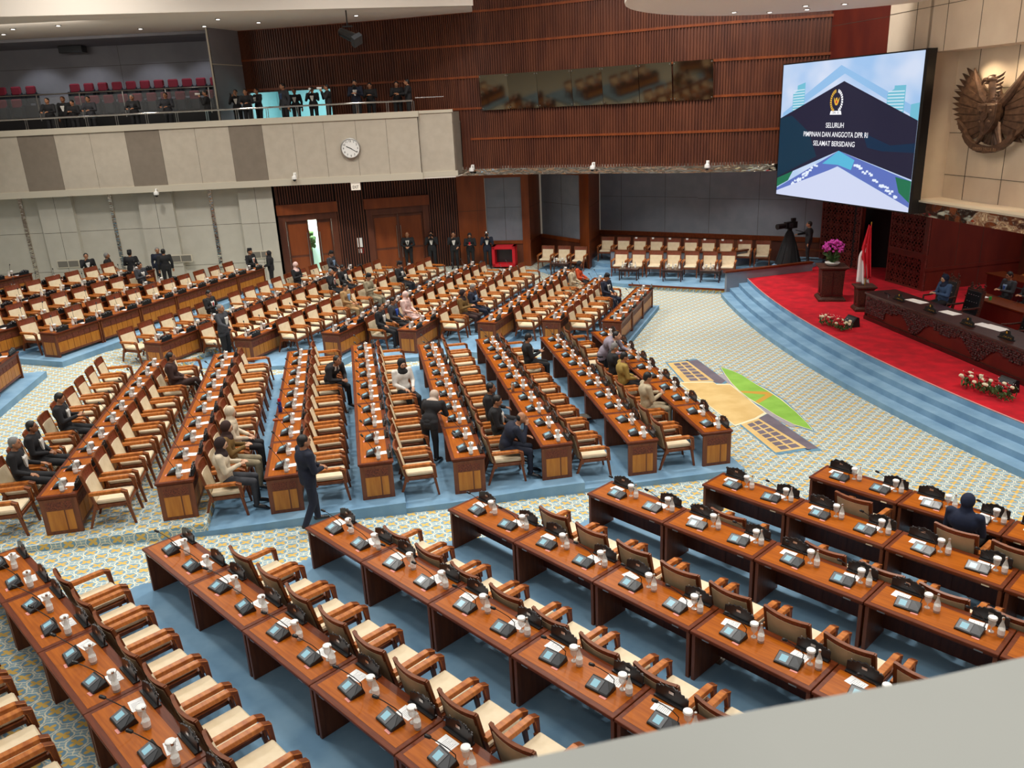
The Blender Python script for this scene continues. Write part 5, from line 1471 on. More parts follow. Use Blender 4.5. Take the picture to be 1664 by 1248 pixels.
rl = empty('balcony_rail', label='polished steel rail along the top of the balcony front', cat='railing')
mb = MB().mat(M_chrome); mb.tube([(-26, 36.12, CZ + .56), (-3.6, 36.12, CZ + .56)], .035, 10); mb.tube([(-3.5, 36.2, CZ + .66), (-2.3, 36.3, CZ + .66)], .02, 8); mb.obj('handrail', rl)
for k in range(18):
    x = -25.0 + 1.27 * k; mb = MB().mat(M_steel)
    if x > -3.6: x = -3.6
    mb.box(x - .05, x - .03, 36.1, 36.14, CZ + .13, CZ + .54); mb.box(x + .03, x + .05, 36.1, 36.14, CZ + .13, CZ + .54); mb.obj('post', rl)
hr = empty('stair_handrail', label='dark grey metal stair handrail at the right end of the gallery', cat='railing')
mb = MB().mat(M_grayp); mb.tube([(-12.9, 39.3, CZ + .2), (-12.75, 39.3, CZ + 2.3), (-12.5, 39.3, CZ + 2.35), (-11.9, 38.6, CZ + 1.0)], .03, 8); mb.tube([(-12.4, 38.6, CZ - .3), (-12.4, 38.6, CZ + 3.8)], .025, 8); mb.obj('handrail', hr)

# ------------------------------------------------------------------ people
# a figure is one continuous skinned-over body; clothing and hair are its children. Local +y is where it faces.
TS = bpy.data.scenes.new('workbench')


def remesh(name, mb, vox, smooth=6):
    me = mb.mesh(name + '_raw', smooth=False)
    o = bpy.data.objects.new('tmp', me); TS.collection.objects.link(o)
    r = o.modifiers.new('r', 'REMESH'); r.mode = 'VOXEL'; r.voxel_size = vox
    s = o.modifiers.new('s', 'SMOOTH'); s.factor = .5; s.iterations = smooth
    vl = TS.view_layers[0]; vl.update()
    out = bpy.data.meshes.new_from_object(o.evaluated_get(vl.depsgraph))
    bpy.data.objects.remove(o); out.name = name; out.shade_smooth(); return out


def V(*a): return Vector(a)


def pose_joints(pose):
    """joint positions for a 1.70 m figure; feet at z=0 (standing) or seat at z=.5 (sitting)"""
    J = {}
    kind, arms = pose.split(':')
    if kind in ('stand', 'step', 'lean'):
        hz = .92
        J['hip'] = V(0, 0, hz); J['waist'] = V(0, .0, 1.08); J['chest'] = V(0, .0, 1.27); J['neck'] = V(0, .0, 1.45); J['head'] = V(0, .02, 1.585)
        for s, n in ((-1, 'L'), (1, 'R')):
            J['h' + n] = V(s * .09, 0, .9); J['k' + n] = V(s * .1, .02, .49); J['a' + n] = V(s * .11, -.02, .09); J['t' + n] = V(s * .125, .13, .035)
        if kind == 'step':
            J['kL'] = V(-.1, .10, .50); J['aL'] = V(-.1, .12, .09); J['tL'] = V(-.1, .27, .035); J['kR'] = V(.1, .0, .49); J['aR'] = V(.1, -.17, .11); J['tR'] = V(.1, -.03, .035)
        if kind == 'lean':
            for k, f in (('waist', .3), ('chest', .62), ('neck', .9), ('head', 1.15)):
                J[k].y += .30 * f; J[k].z -= .10 * f * f
    else:
        J['hip'] = V(0, -.07, .645); J['waist'] = V(0, -.09, .80); J['chest'] = V(0, -.11, .99); J['neck'] = V(0, -.10, 1.17); J['head'] = V(0, -.06, 1.305)
        if kind == 'sitlean':
            J['waist'].y += .06; J['chest'] += V(0, .18, -.03); J['neck'] += V(0, .27, -.06); J['head'] += V(0, .33, -.08)
        for s, n in ((-1, 'L'), (1, 'R')):
            J['h' + n] = V(s * .095, -.02, .62); J['k' + n] = V(s * .12, .40, .56); J['a' + n] = V(s * .13, .40, .10); J['t' + n] = V(s * .15, .54, .04)
        if kind == 'sitcross':
            J['kR'] = V(.02, .40, .70); J['aR'] = V(-.14, .62, .36); J['tR'] = V(-.18, .76, .38)
    c, nk = J['chest'], J['neck']
    up_ = (nk - c).normalized()
    for s, n in ((-1, 'L'), (1, 'R')):
        sh = nk + V(s * .19, 0, -.06); J['s' + n] = sh
        a = arms
        side = s
        if a == 'side': e, w = sh + V(s * .05, -.03, -.28), sh + V(s * .06, .03, -.53)
        elif a == 'clasp': e, w = sh + V(s * .07, .03, -.27), sh + V(-s * .13, .24, -.34)
        elif a == 'phone': e, w = sh + V(s * .05, .07, -.26), sh + V(-s * .12, .32, -.20)
        elif a == 'lap': e, w = sh + V(s * .06, .06, -.27), sh + V(-s * .09, .30, -.40)
        elif a == 'rest': e, w = sh + V(s * .10, .02, -.27), sh + V(s * .12, .27, -.33)
        elif a == 'camera': e, w = sh + V(s * .05, .14, -.24), sh + V(-s * .10, .22, .03)
        elif a == 'face': e, w = (sh + V(.03, .12, -.22), sh + V(-.12, .18, .03)) if s > 0 else (sh + V(-.05, -.02, -.28), sh + V(.02, .18, -.36))
        elif a == 'reach': e, w = (sh + V(.10, .15, -.2), sh + V(.14, .40, -.26)) if s > 0 else (sh + V(-.05, -.03, -.28), sh + V(-.06, .02, -.53))
        elif a == 'rail': e, w = sh + V(s * .08, .12, -.25), sh + V(-s * .06, .34, -.26)
        if kind[:3] == 'sit':
            e = V(max(-.235, min(.235, e.x)), e.y, max(e.z, .83 if kind != 'sitlean' else e.z)); w = V(max(-.25, min(.25, w.x)), w.y, max(w.z, .76))
        J['e' + n] = e; J['w' + n] = w
    return J


CACHE = {}


def figure(pose):
    if pose in CACHE: return CACHE[pose]
    J = pose_joints(pose); D = {}
    neck, head = J['neck'], J['head']
    tilt = (head - neck).normalized()
    down = pose.split(':')[1] in ('phone', 'lap')
    fwd_ = (V(0, 1, -.35) if down else V(0, 1, 0)).normalized(); upv = V(1, 0, 0).cross(fwd_)
    R = Matrix(((1, fwd_.x, upv.x), (0, fwd_.y, upv.y), (0, fwd_.z, upv.z)))

    def H(x, y, z): return head + R @ V(x, y, z)
    b = MB()
    b.ell(head, (.074, .092, .108), 16, 12, R=R); b.ell(H(0, .03, -.045), (.058, .068, .07), 14, 10, R=R)
    b.ell(H(0, .102, -.012), (.014, .02, .026), 8, 6, R=R); b.ell(H(0, .086, -.055), (.028, .014, .010), 8, 6, R=R)
    for s in (-1, 1): b.ell(H(s * .077, -.005, -.01), (.012, .02, .03), 8, 6, R=R)
    b.cap(neck + V(0, -.01, -.06), head + V(0, -.015, -.05), .058, .055)
    b.cap(J['chest'], neck + V(0, 0, -.06), .115, .08); b.cap(J['waist'], J['chest'], .11, .125); b.cap(J['hip'], J['waist'], .115, .11)
    for n in 'LR':
        s = -1 if n == 'L' else 1
        b.cap(neck + V(0, 0, -.07), J['s' + n], .06, .055); b.cap(J['s' + n], J['e' + n], .048, .038); b.cap(J['e' + n], J['w' + n], .038, .027)
        b.cap(J['hip'], J['h' + n], .10, .09); b.cap(J['h' + n], J['k' + n], .08, .056); b.cap(J['k' + n], J['a' + n], .052, .036); b.cap(J['a' + n], J['t' + n], .036, .026)
        # hand: palm, four curled fingers of unequal length, thumb from the side
        d = (J['w' + n] - J['e' + n]).normalized(); sd_ = V(0, 0, 1).cross(d)
        sd_ = sd_.normalized() if sd_.length > .1 else V(1, 0, 0)
        pn_ = d.cross(sd_); w = J['w' + n]
        b.cap(w, w + d * .075, .026, .030)
        for k, L_ in enumerate((.062, .074, .07, .054)):
            o_ = sd_ * (-.030 + .020 * k); p0 = w + d * .08 + o_; p1 = p0 + d * L_ * .55 - pn_ * .008; p2 = p1 + d * L_ * .32 - pn_ * .028
            b.cap(p0 - d * .02, p1, .0098, .0090, 8); b.cap(p1, p2, .0088, .0080, 8)
        t0 = w + d * .02 - sd_ * s * .024; b.cap(t0, t0 + d * .04 - sd_ * s * .024 - pn_ * .012, .012, .010, 8)
    D['body'] = remesh('body', b, .0095, 3)
    # jacket
    b = MB(); ch, wa, hp = J['chest'], J['waist'], J['hip']
    b.cap(wa, ch, .135, .150); b.ell(ch + V(0, 0, .02), (.218, .150, .17), 14, 10); b.cap(hp + V(0, 0, .0), wa, .14, .132)
    b.ell((hp + wa) / 2, (.18, .135, .15 if pose[:3] == 'sit' else .18), 14, 10); b.cap(ch + V(0, 0, .06), neck + V(0, -.012, -.075), .11, .07)
    for n in 'LR':
        b.cap(neck + V(0, -.005, -.085), J['s' + n], .066, .072); b.cap(J['s' + n], J['e' + n], .076, .058); b.cap(J['e' + n], J['w' + n] - (J['w' + n] - J['e' + n]).normalized() * .02, .055, .042)
        if pose[:3] != 'sit': b.cap(J['h' + n] + V(0, 0, .04), J['h' + n] + V(0, 0, -.06), .11, .105)
    D['jacket'] = remesh('jacket', b, .015, 4)
    b = MB(); b.cap(hp, hp + V(0, 0, .05), .125, .12)
    for n in 'LR': b.cap(hp, J['h' + n], .125, .105); b.cap(J['h' + n], J['k' + n], .10, .072); b.cap(J['k' + n], J['a' + n] + V(0, 0, .02), .070, .055)
    D['trousers'] = remesh('trousers', b, .016, 4)
    for n in 'LR':
        b = MB(); a, t = J['a' + n], J['t' + n]; d = (t - a).normalized(); b.cap(a + V(0, 0, -.02) - d * .03, t + V(0, 0, .005), .045, .038); b.cap(t + V(0, 0, .005), t + d * .07, .038, .026)
        D['shoe' + n] = remesh('shoe', b, .012, 3)
    # shirt front, collar and tie lie on the chest
    fy = V(0, 1, 0); sf = ch + V(0, .157, .03)
    top = neck + V(0, .074, -.05)
    b = MB(); b.hexa([top + V(-.045, 0, .02), top + V(.045, 0, .02), top + V(.045, -.05, .0), top + V(-.045, -.05, .0)], [sf + V(-.075, .004, 0)] * 1 + [sf + V(.075, .004, 0), sf + V(.075, -.06, 0), sf + V(-.075, -.06, 0)])
    b.hexa([sf + V(-.075, .004, 0), sf + V(.075, .004, 0), sf + V(.075, -.06, 0), sf + V(-.075, -.06, 0)], [wa + V(-.02, .147, .03), wa + V(.02, .147, .03), wa + V(.02, .06, .03), wa + V(-.02, .06, .03)])
    b.tube([neck + V(.058 * math.cos(t), -.005 + .06 * math.sin(t), -.045 - .012 * math.sin(t)) for t in [k * PI / 6 for k in range(13)]], .014, 6)
    D['shirt'] = b.mesh('shirt')
    b = MB(); b.hexa([top + V(-.016, .008, .0), top + V(.016, .008, .0), top + V(.016, -.02, 0), top + V(-.016, -.02, 0)], [sf + V(-.026, .016, -.02), sf + V(.026, .016, -.02), sf + V(.026, -.02, -.02), sf + V(-.026, -.02, -.02)])
    b.hexa([sf + V(-.026, .016, -.02), sf + V(.026, .016, -.02), sf + V(.026, -.02, -.02), sf + V(-.026, -.02, -.02)], [wa + V(-.012, .157, .04), wa + V(.012, .157, .04), wa + V(.012, .1, .04), wa + V(-.012, .1, .04)])
    D['tie'] = b.mesh('tie')
    # hair, caps, scarves
    b = MB(); b.ell(H(0, -.018, .03), (.084, .094, .094), 16, 12, R=R); b.ell(H(0, -.045, -.01), (.078, .062, .085), 14, 10, R=R)
    D['hair'] = remesh('hair', b, .012, 2)
    b = MB(); b.ell(H(0, -.04, -.0), (.080, .066, .075), 14, 10, R=R); D['bald'] = remesh('fringe_hair', b, .014, 2)
    b = MB(); b.lathe([(.086, .05), (.088, .06), (.080, .135), (.072, .142), (.0, .142)], 18, Matrix.Translation(head) @ R.to_4x4() @ Matrix.Diagonal((.95, 1.12, 1, 1))); D['cap'] = b.mesh('peci_cap')
    b = MB(); b.ell(H(0, -.022, .018), (.098, .105, .118), 16, 12, R=R); b.ell(H(0, .02, -.10), (.082, .082, .05), 14, 8, R=R)
    b.cap(head + V(0, -.02, -.10), neck + V(0, .0, -.05), .085, .10); b.ell(ch + V(0, .03, .10), (.15, .115, .11), 14, 8); b.ell(neck + V(0, -.02, -.07), (.16, .10, .075), 14, 8)
    D['hijab'] = remesh('headscarf', b, .014, 4)
    b = MB()
    for s in (-1, 1): b.ell(H(s * .030, .088, .012), (.012, .007, .007), 8, 5, R=R); b.ell(H(s * .030, .089, .032), (.018, .006, .004), 8, 4, R=R)
    D['eyes'] = b.mesh('eyes'); b = MB(); b.ell(H(0, .098, -.055), (.022, .006, .006), 8, 5, R=R); D['lips'] = b.mesh('lips')
    D['face'] = None
    if pose: 
        b = MB(); b.ell(H(0, .048, -.012), (.062, .062, .085), 14, 10, R=R); b.ell(H(0, .110, -.016), (.012, .013, .022), 8, 6, R=R); D['hface'] = b.mesh('face')
        b = MB()
        for s in (-1, 1): b.ell(H(s * .028, .103, .010), (.012, .008, .007), 8, 5, R=R); b.ell(H(s * .028, .101, .030), (.018, .008, .004), 8, 4, R=R)
        D['heyes'] = b.mesh('eyes')
    D['J'] = J; CACHE[pose] = D
    return D


def cm(name, c, rough=.85): return noisy('cloth_' + name, rgb(*c), rgb(*[max(0, int(v * .88)) for v in c]), rough, (9, 9, 9))


SKIN = [mat('skin_warm', rgb(176, 124, 92), .5), mat('skin_brown', rgb(146, 98, 70), .5), mat('skin_light', rgb(206, 160, 130), .5)]
HAIRM = mat('black_hair', rgb(20, 18, 18), .5); GREYH = mat('grey_hair', rgb(120, 118, 116), .6)
C_BLK = cm('black', (30, 30, 34)); C_NVY = cm('navy', (26, 32, 52)); C_CHR = cm('charcoal', (58, 60, 66)); C_TAN = cm('tan', (176, 138, 92)); C_KHA = cm('khaki', (150, 138, 112))
C_WHT = cm('white', (235, 232, 226)); C_CRM = cm('cream', (222, 206, 180)); C_BRN = cm('brown', (60, 38, 34)); C_OLV = cm('olive', (124, 94, 46)); C_PNK = cm('pink', (232, 198, 190))
C_BLU = cm('royal_blue', (52, 92, 196)); C_LBL = cm('light_blue', (150, 180, 214)); C_ORG = cm('orange', (214, 84, 40)); C_LIL = cm('lilac_grey', (150, 142, 156)); C_MUS = cm('mustard', (168, 140, 70))
C_DBL = cm('denim_blue', (64, 92, 132)); C_GRN = cm('green_scarf', (40, 110, 70)); C_RED = cm('red', (190, 40, 40)); C_DNV = cm('deep_navy', (22, 34, 62)); C_BEI = cm('beige', (196, 180, 150)); C_DKB = cm('dark_brown', (46, 30, 30))


def setm(o, m_):
    if not o.data.materials: o.data.materials.append(m_)
    o.material_slots[0].link = 'OBJECT'; o.material_slots[0].material = m_


def person(label, loc, face, pose='stand:side', top=C_BLK, bottom=C_BLK, shirt=C_WHT, tie=None, head='hair', headm=None, skin=0, scale=1.0, shoes=None, open_=True, group=None):
    D = figure(pose); sk = SKIN[skin]
    o = mkobj('person', D['body'], None, loc, rad(face) - PI / 2, label=label, cat='person'); f_ = (1.06, 1.03, 1.03) if pose[:3] == 'sit' else (1.12, 1.10, 1.02); o.scale = tuple(scale * q for q in f_); setm(o, sk)
    if group: o['group'] = group

    def ch(nm, key, m_):
        c = mkobj(nm, D[key], o); setm(c, m_); return c
    ch('jacket', 'jacket', top); ch('trousers', 'trousers', bottom); ch('shoe', 'shoeL', shoes or M_leather); ch('shoe', 'shoeR', shoes or M_leather)
    if open_ and head != 'hijab': ch('shirt', 'shirt', shirt)
    if tie: ch('tie', 'tie', tie)
    if head == 'hijab': ch('headscarf', 'hijab', headm or C_BLK); ch('face', 'hface', sk); ch('eyes', 'heyes', HAIRM)
    else:
        ch('hair', 'bald' if head == 'bald' else 'hair', headm if (headm and head in ('hair', 'bald')) else HAIRM); ch('eyes', 'eyes', HAIRM); ch('lips', 'lips', mat('lip_colour', rgb(140, 84, 74), .5))
        if head == 'cap': ch('cap', 'cap', C_BLK)
    return o


def held(name, p, label, what):
    """phone or camera held between the hands of figure p; a thing of its own"""
    D = [CACHE[k] for k in CACHE if CACHE[k]['body'] == p.data][0]; J = D['J']
    M_ = Matrix.Translation(p.location) @ Matrix.Rotation(p.rotation_euler.z, 4, 'Z')
    c = (J['wL'] + J['wR']) / 2
    if what == 'phone':
        mb = MB().mat(M_blackp); mb.box(-.038, .038, -.005, .005, -.075, .075); mb.mat(M_scrg); mb.box(-.034, .034, -.0065, -.005, -.07, .07)
        o = mb.obj('mobile_phone', label=label, cat='phone'); o.matrix_world = M_ @ Matrix.Translation(c + V(0, .10, .06)) @ Matrix.Rotation(rad(-35), 4, 'X')
    else:
        o = empty('photo_camera', label=label, cat='camera'); o.matrix_world = M_ @ Matrix.Translation(J['head'] + V(.0, .17, .0))
        mb = MB().mat(M_blackp); mb.box(-.075, .075, -.03, .035, -.05, .05); mb.box(-.03, .03, -.03, .03, .05, .08); mb.obj('camera_body', o, bevel=.006)
        mb = MB().mat(M_white if what == 'whitelens' else M_blackp); mb.tube([(0, .03, 0), (0, .12, 0), (0, .13, 0), (0, .24, 0)], [.04, .04, .048, .05], 14); mb.obj('lens', o)
        if what == 'flash': mb = MB().mat(M_white); mb.box(-.035, .035, -.02, .04, .1, .17); mb.obj('flash', o)
    return o


def sit(rn, x, y, label, face=None, **kw):
    """seat a figure on the chair of that row nearest to (x, y)"""
    best = min((k for k in SEATS if k[0] == rn and k not in USED), key=lambda k: (SEATS[k][0] - x) ** 2 + (SEATS[k][1] - y) ** 2)
    USED.add(best); sx, sy, sz, rz = SEATS[best]
    a = math.degrees(rz) + 90 if face is None else face
    v = Vector((math.cos(rz + PI / 2), math.sin(rz + PI / 2)))
    kw.setdefault('pose', 'sit:lap')
    dv = -.02 if rn == 'A7' else .07
    return person(label, (sx + v.x * dv, sy + v.y * dv, sz + .006), a, **kw)


USED = set()
P = []
p = sit('B1', -9.74, 16.12, 'person in black suit and white shirt looking at a phone, left of leftmost desk', pose='sit:phone'); held('m', p, 'phone held by the seated man at far left middle row', 'phone')
sit('B1', -9.33, 14.4, 'person in black suit with hands in lap, second from near end at left', pose='sit:clasp', skin=1)
sit('B1', -9.17, 13.5, 'person with greying hair, black suit and striped shirt, nearest at left edge', pose='sit:rest', headm=GREYH)
sit('B2', -8.61, 18.82, 'person in dark brown suit sitting with legs crossed, turned right', pose='sitcross:clasp', top=C_BRN, bottom=C_BRN, skin=1, open_=False)
sit('B3', -5.87, 15.5, 'person in cream headscarf and cream jacket seated behind two women', head='hijab', headm=C_CRM, top=C_CRM, bottom=C_BLK, skin=2)
sit('B3', -5.75, 14.6, 'person in brown headscarf and olive patterned top seated between two women', head='hijab', headm=C_BRN, top=C_OLV, bottom=C_KHA, skin=2, pose='sit:phone')
sit('B3', -5.6, 13.5, 'person in dark brown headscarf and cream top at the near end seat', head='hijab', headm=C_DKB, top=C_CRM, bottom=C_CHR, skin=2, pose='sit:phone')
sit('B4', -4.21, 19.3, 'person in black suit and grey tie sitting sideways, smiling to the left', pose='sitlean:clasp', face=-35, tie=C_CHR, skin=1)
sit('B5', -2.59, 18.6, 'person in black headscarf and white jacket seated facing the camera', head='hijab', headm=C_BLK, top=C_WHT, bottom=C_BLK, skin=2, face=-55)
person('person in black suit and patterned headscarf seen from behind, stepping forward', (-1.78, 15.85, .315), 70, 'lean:clasp', top=C_BLK, head='hijab', headm=cm('patterned', (206, 186, 170)), scale=.93)
person('person in navy suit walking, side view, at the front of the middle block', (-3.72, 13.15, .35), 35, 'step:clasp', top=C_NVY, bottom=C_NVY, scale=1.03, headm=HAIRM)
sit('B6', -.55, 16.7, 'person in black suit and black tie smiling, behind two seated men', pose='sit:rest', face=-12, tie=C_BLK, skin=1)
sit('B6', -.5, 16.1, 'young person in black suit seated left of the bald man', pose='sit:lap', face=-8)
sit('B6', -.2, 15.3, 'bald person in navy suit leaning forward in his chair', pose='sitlean:face', top=C_NVY, bottom=C_NVY, head='bald', face=0)
p = sit('B7', .13, 21.41, 'person in black suit holding a phone, far end of middle block', pose='sit:phone'); held('m', p, 'phone held by the man at far end of middle block', 'phone')
sit('B8', 2.2, 19.6, 'grey haired person in black jacket in front row of middle block', headm=GREYH, open_=False)
sit('B8', 2.45, 18.6, 'person in mustard jacket seated in front row of middle block', top=C_MUS, bottom=C_BLK, open_=False)
p = sit('B8', 2.58, 17.6, 'person in beige suit holding up a phone, front row of middle block', top=C_BEI, bottom=C_BEI, pose='sit:phone', open_=False); held('m', p, 'phone held up by the man in beige', 'phone')
person('person in lilac grey jacket leaning on the front desk of the middle block', (2.45, 20.55, .16), -30, 'lean:rail', top=C_LIL, bottom=C_BLK, tie=C_BLK, skin=2)
# far block
sit('C1', -10.17, 26.81, 'person in black suit and red tie seated in front of the raised left block', tie=C_RED, pose='sit:phone')
person('person in dark suit standing at the near end of the far block, hand on desk', (-8.62, 23.75, .47), -15, 'stand:reach', top=C_CHR, bottom=C_BLK, headm=GREYH, scale=1.03)
sit('C4', -4.17, 24.64, 'person in black suit at the near end seat of far block', pose='sit:rest')
sit('C4', -3.91, 25.42, 'person in charcoal suit and blue shirt beside woman in pink', top=C_CHR, shirt=C_BLU, pose='sit:lap')
sit('C4', -3.46, 26.2, 'person in pale pink headscarf and pink dress in far block', head='hijab', headm=C_PNK, top=C_PNK, bottom=C_PNK, skin=2)
sit('C3', -4.96, 27.79, 'person in tan jacket and light blue shirt looking down', top=C_TAN, bottom=C_TAN, shirt=C_LBL)
sit('C3', -4.74, 28.79, 'person in khaki suit and black cap reading a phone', top=C_KHA, bottom=C_KHA, head='cap', pose='sit:phone', open_=False)
sit('C2', -6.31, 30.32, 'person in black suit and orange tie with hand near face', tie=C_ORG, pose='sit:face', headm=GREYH)
sit('C2', -5.99, 31.3, 'person in dark suit seated beside the man with orange tie', skin=1)
sit('C1', -7.62, 33.84, 'person in black cap, dark suit and pale blue shirt before the ajar door', head='cap', shirt=C_LBL, top=C_CHR)
sit('C1', -7.93, 31.18, 'person in pink headscarf and black dress turned away from the camera', head='hijab', headm=C_PNK, pose='sit:phone')
sit('C3', -3.48, 31.47, 'person in black cap and dark suit below the photographers', head='cap', pose='sit:phone')
sit('C5', -1.5, 26.7, 'person in brown headscarf and brown coat looking down at a bag', head='hijab', headm=C_DKB, top=C_OLV, bottom=C_BRN, pose='sit:phone')
sit('C5', -1.0, 27.6, 'grey haired person in navy suit next to woman in brown headscarf', headm=GREYH, top=C_NVY, bottom=C_NVY, shirt=C_LBL, pose='sit:phone')
sit('C6', .35, 32.0, 'person in beige suit seated next to the woman in black and orange', top=C_BEI, bottom=C_BEI, open_=False)
sit('C6', .64, 33.3, 'person in black headscarf and orange dress near the guest platform', head='hijab', headm=C_BLK, top=C_ORG, bottom=C_BLK, skin=1)
sit('C7', 3.6, 29.0, 'person in navy suit and black cap facing the camera, front row far block', head='cap', top=C_NVY, bottom=C_NVY, tie=C_CHR, face=-45, pose='sit:lap')
sit('D2', -13.59, 30.38, 'person in dark suit slumped in his chair below the standing men', top=C_CHR, pose='sit:phone')
sit('A7', 6.3, 10.6, 'person in navy headscarf and navy coat seen from behind, front right desk', head='hijab', headm=C_DNV, top=C_DNV, bottom=C_BLK)
sit('A7', 7.1, 9.4, 'person with short black hair at the right edge, seen from behind', top=C_NVY, open_=False)
# standing at the left wall
for l, x, y, f, kw in (('person in black suit with hand on mouth standing at far left wall', -17.7, 34.3, -60, dict(pose='stand:face')),
                       ('grey haired person in black shirt standing with folded hands by the wall', -16.75, 34.1, 10, dict(pose='stand:clasp', headm=GREYH, open_=False, skin=1)),
                       ('person in black suit and cap seen from behind near mirror strip', -15.95, 34.5, 95, dict(pose='stand:clasp', head='cap', open_=False)),
                       ('person in dark suit and teal tie facing forward, chatting by the wall', -14.95, 34.95, -60, dict(pose='stand:side', headm=GREYH, tie=C_GRN, top=C_NVY)),
                       ('person in black suit from behind chatting with the man in teal tie', -14.5, 34.45, 120, dict(pose='stand:side', open_=False)),
                       ('person in black cap, black suit and red tie talking to woman in headscarf', -10.85, 34.4, -20, dict(pose='stand:clasp', head='cap', tie=C_ORG)),
                       ('person in black dress and headscarf with green trimmed shawl', -9.95, 34.1, 190, dict(pose='stand:clasp', head='hijab', scale=.95, skin=2))):
    z = .62 if x < -11 else .6
    p = person(l, (x, y, ground(x, y) + .002 if x > -13 else .72), f, **kw)
mb = MB().mat(C_GRN); mb.tube([(0, .12, 1.38), (.1, .14, 1.15), (.2, .1, .95)], [.05, .07, .03], 8, flat=.3); q_ = mb.obj('green_shawl'); q_.parent = p
# photographers by the doors
for l, x, y, kw, w in (('bald person in black suit and tie holding a camera before the right door', -4.55, 38.0, dict(pose='stand:clasp', head='bald', tie=C_BLK), None),
                       ('person in black suit raising a camera to his face by the slatted wall', -3.45, 38.1, dict(pose='stand:camera'), 'blacklens'),
                       ('person in black suit with one hand at his lapel by the slatted wall', -2.4, 38.0, dict(pose='stand:face'), None),
                       ('person in black headscarf and suit holding a red phone by timber pillar', -1.65, 38.1, dict(pose='stand:phone', head='hijab', scale=.95), None),
                       ('person in dark jacket photographing with flash camera beside the red case', -.85, 38.0, dict(pose='stand:camera', top=C_NVY), 'flash')):
    p = person(l, (x, y, ground(x, y) + .002), -90, **kw)
    if w: held('c', p, {'blacklens': 'black camera raised by the man at the slatted wall', 'flash': 'camera with white flash beside the red display box'}[w], w)
    if 'red phone' in l:
        J = CACHE['stand:phone']['J']; mb = MB().mat(M_red); mb.box(-.04, .04, -.006, .006, -.08, .08); o = mb.obj('mobile_phone', label='bright red phone held by the woman in black headscarf', cat='phone'); o.location = p.matrix_basis @ ((J['wL'] + J['wR']) / 2 + V(0, .1, .06))
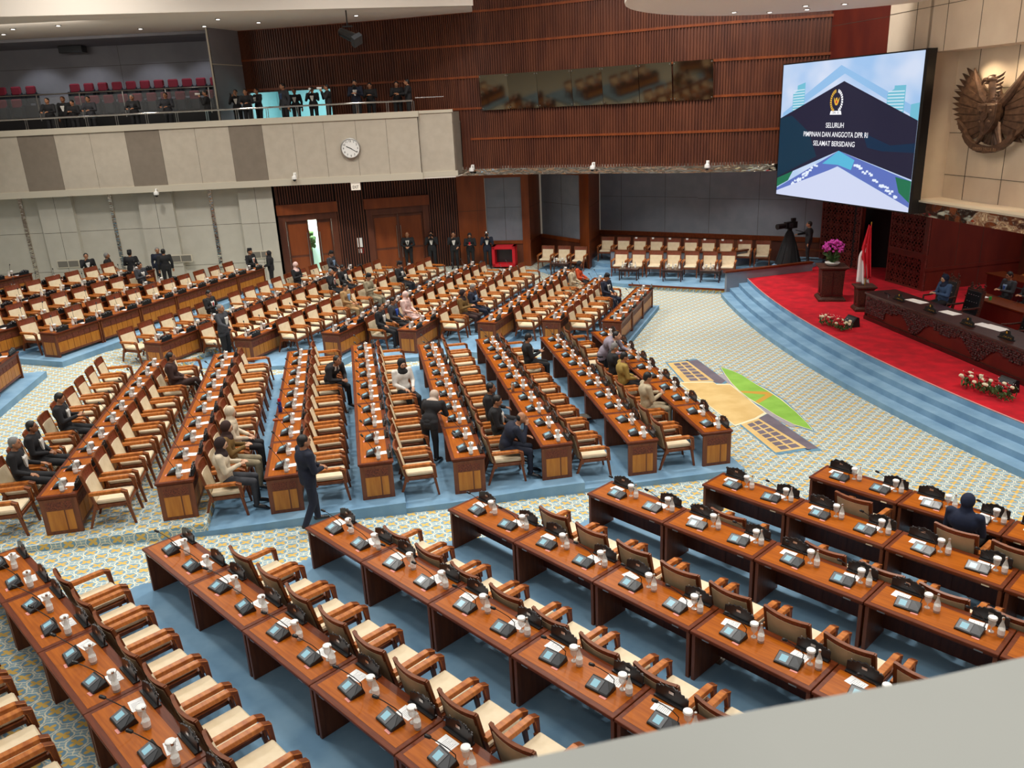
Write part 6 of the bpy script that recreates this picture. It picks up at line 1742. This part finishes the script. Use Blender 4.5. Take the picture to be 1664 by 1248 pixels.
# gallery and balcony
def gx(px, y=36.9): return -20.84 + (px - 27) * .0261
for px, l, kw, w in ((87, 'dark haired person in black shirt leaning on balcony rail, leftmost', dict(pose='stand:rail', open_=False), None),
                     (113, 'person in black suit standing second from left on the balcony', dict(pose='stand:side', skin=1, headm=cm('auburn', (70, 40, 30)), scale=1.03), None),
                     (127, 'person bowed over a phone on the balcony, third from left', dict(pose='stand:phone', scale=.92, open_=False), None),
                     (154, 'person in charcoal jacket with hands clasped on the balcony rail', dict(pose='stand:rail', top=C_CHR, open_=False), None),
                     (226, 'person in black jacket and grey shirt alone mid balcony', dict(pose='stand:rail', open_=True, shirt=C_CHR, headm=GREYH, scale=.98), None),
                     (281, 'person in charcoal shirt with glasses looking left on the balcony', dict(pose='stand:rail', top=C_CHR, open_=False, scale=.99), None),
                     (347, 'person in black suit aiming a white lens at the gallery end', dict(pose='stand:camera', face=200), 'whitelens'),
                     (396, 'person in black suit with phone right of the gallery partition', dict(pose='stand:camera'), None),
                     (412, 'young person in black shirt beside the gallery partition', dict(pose='stand:rail', open_=False, scale=.98), None),
                     (431, 'person in black jacket and open white shirt on the balcony', dict(pose='stand:rail', face=-130), None),
                     (474, 'tall person in grey blue suit before the lit doorway', dict(pose='stand:side', top=C_CHR, shirt=C_DBL, scale=1.07, face=-130), None),
                     (492, 'shorter person in black suit standing in the lit doorway', dict(pose='stand:side', skin=1, scale=.96), None),
                     (521, 'person crouching with a white lens camera by the doorway', dict(pose='stand:camera', scale=.97), 'whitelens'),
                     (546, 'person in black aiming a large white lens to the left', dict(pose='stand:camera', face=200, open_=False), 'whitelens'),
                     (592, 'long haired person in navy jacket with a video camera', dict(pose='stand:phone', top=C_NVY, scale=1.07), 'blacklens'),
                     (616, 'person in black with phone on the balcony above clock', dict(pose='stand:phone', open_=False), None),
                     (660, 'dark haired person in black near balcony end, left of pair', dict(pose='stand:phone', open_=False), None),
                     (678, 'person in black shirt and glasses at the balcony end', dict(pose='stand:rail', open_=False, scale=1.03, face=190), None)):
    f = kw.pop('face', -90); sc = kw.get('scale', 1.0)
    yy = {113: 37.5, 492: 38.0, 396: 37.75, 660: 37.15, 521: 37.3, 431: 37.2, 616: 37.35, 154: 37.2}.get(px, 36.78)
    p = person(l, (gx(px) * (yy / 36.9), yy, CZ - .345), f, **kw)
    if w: held('c', p, {347: 'white lens camera held at the gallery end of the balcony', 521: 'white lens camera held before the lit doorway', 546: 'white lens camera right of the lit doorway', 592: 'black video camera held by long haired person on balcony'}[px], w)
# on the stage
person('person in dark blue headscarf and blue shirt writing at the presidium desk', PW(1.55, 1.42, .6 + .12), math.degrees(PR) - 90, 'sit:phone', top=C_DBL, bottom=C_BLK, head='hijab', headm=C_DNV, skin=2)
person('person in dark suit reading papers at the clerk desk, left one', PW(1.43, 3.62, .6 + .02), math.degrees(PR) - 90, 'sit:phone', top=C_CHR, shirt=C_LBL, tie=C_BLU)
person('person in glasses and dark suit at the clerk desk, right one', PW(2.3, 3.62, .6 + .02), math.degrees(PR) - 90, 'sit:phone', top=C_CHR, tie=C_BLU)
person('person in charcoal suit reaching across the presidium desk at right edge', PW(5.75, 1.36, .6 + .12), math.degrees(PR) - 90, 'sit:rest', top=C_CHR, skin=1)
for t_, l in ((1.43, 'black office chair under the left man at the clerk desk'), (2.3, 'black office chair under the right man at the clerk desk')):
    o = empty('office_chair', PW(t_, 3.75, .6), PR + PI, label=l, cat='chair'); mb = MB().mat(M_leather); mb.box(-.24, .24, -.28, .2, .36, .42); mb.obj('seat', o, bevel=.02)
    mb = MB().mat(M_leather); mb.box(-.24, .24, -.40, -.34, .5, .95); mb.obj('backrest', o, bevel=.02); mb = MB().mat(M_chrome); mb.tube([(0, 0, .02), (0, 0, .36)], .03, 8); mb.tube([(-.25, 0, .03), (.25, 0, .03)], .02, 6); mb.tube([(0, -.25, .03), (0, .25, .03)], .02, 6); mb.tube([(0, -.25, .37), (0, -.37, .6)], .02, 6); mb.obj('pedestal_base', o)
person('person in black operating the television camera beside the stage', (12.45, 33.1, .752), 160, 'stand:reach', top=C_BLK, open_=False)

bpy.data.scenes.remove(TS)
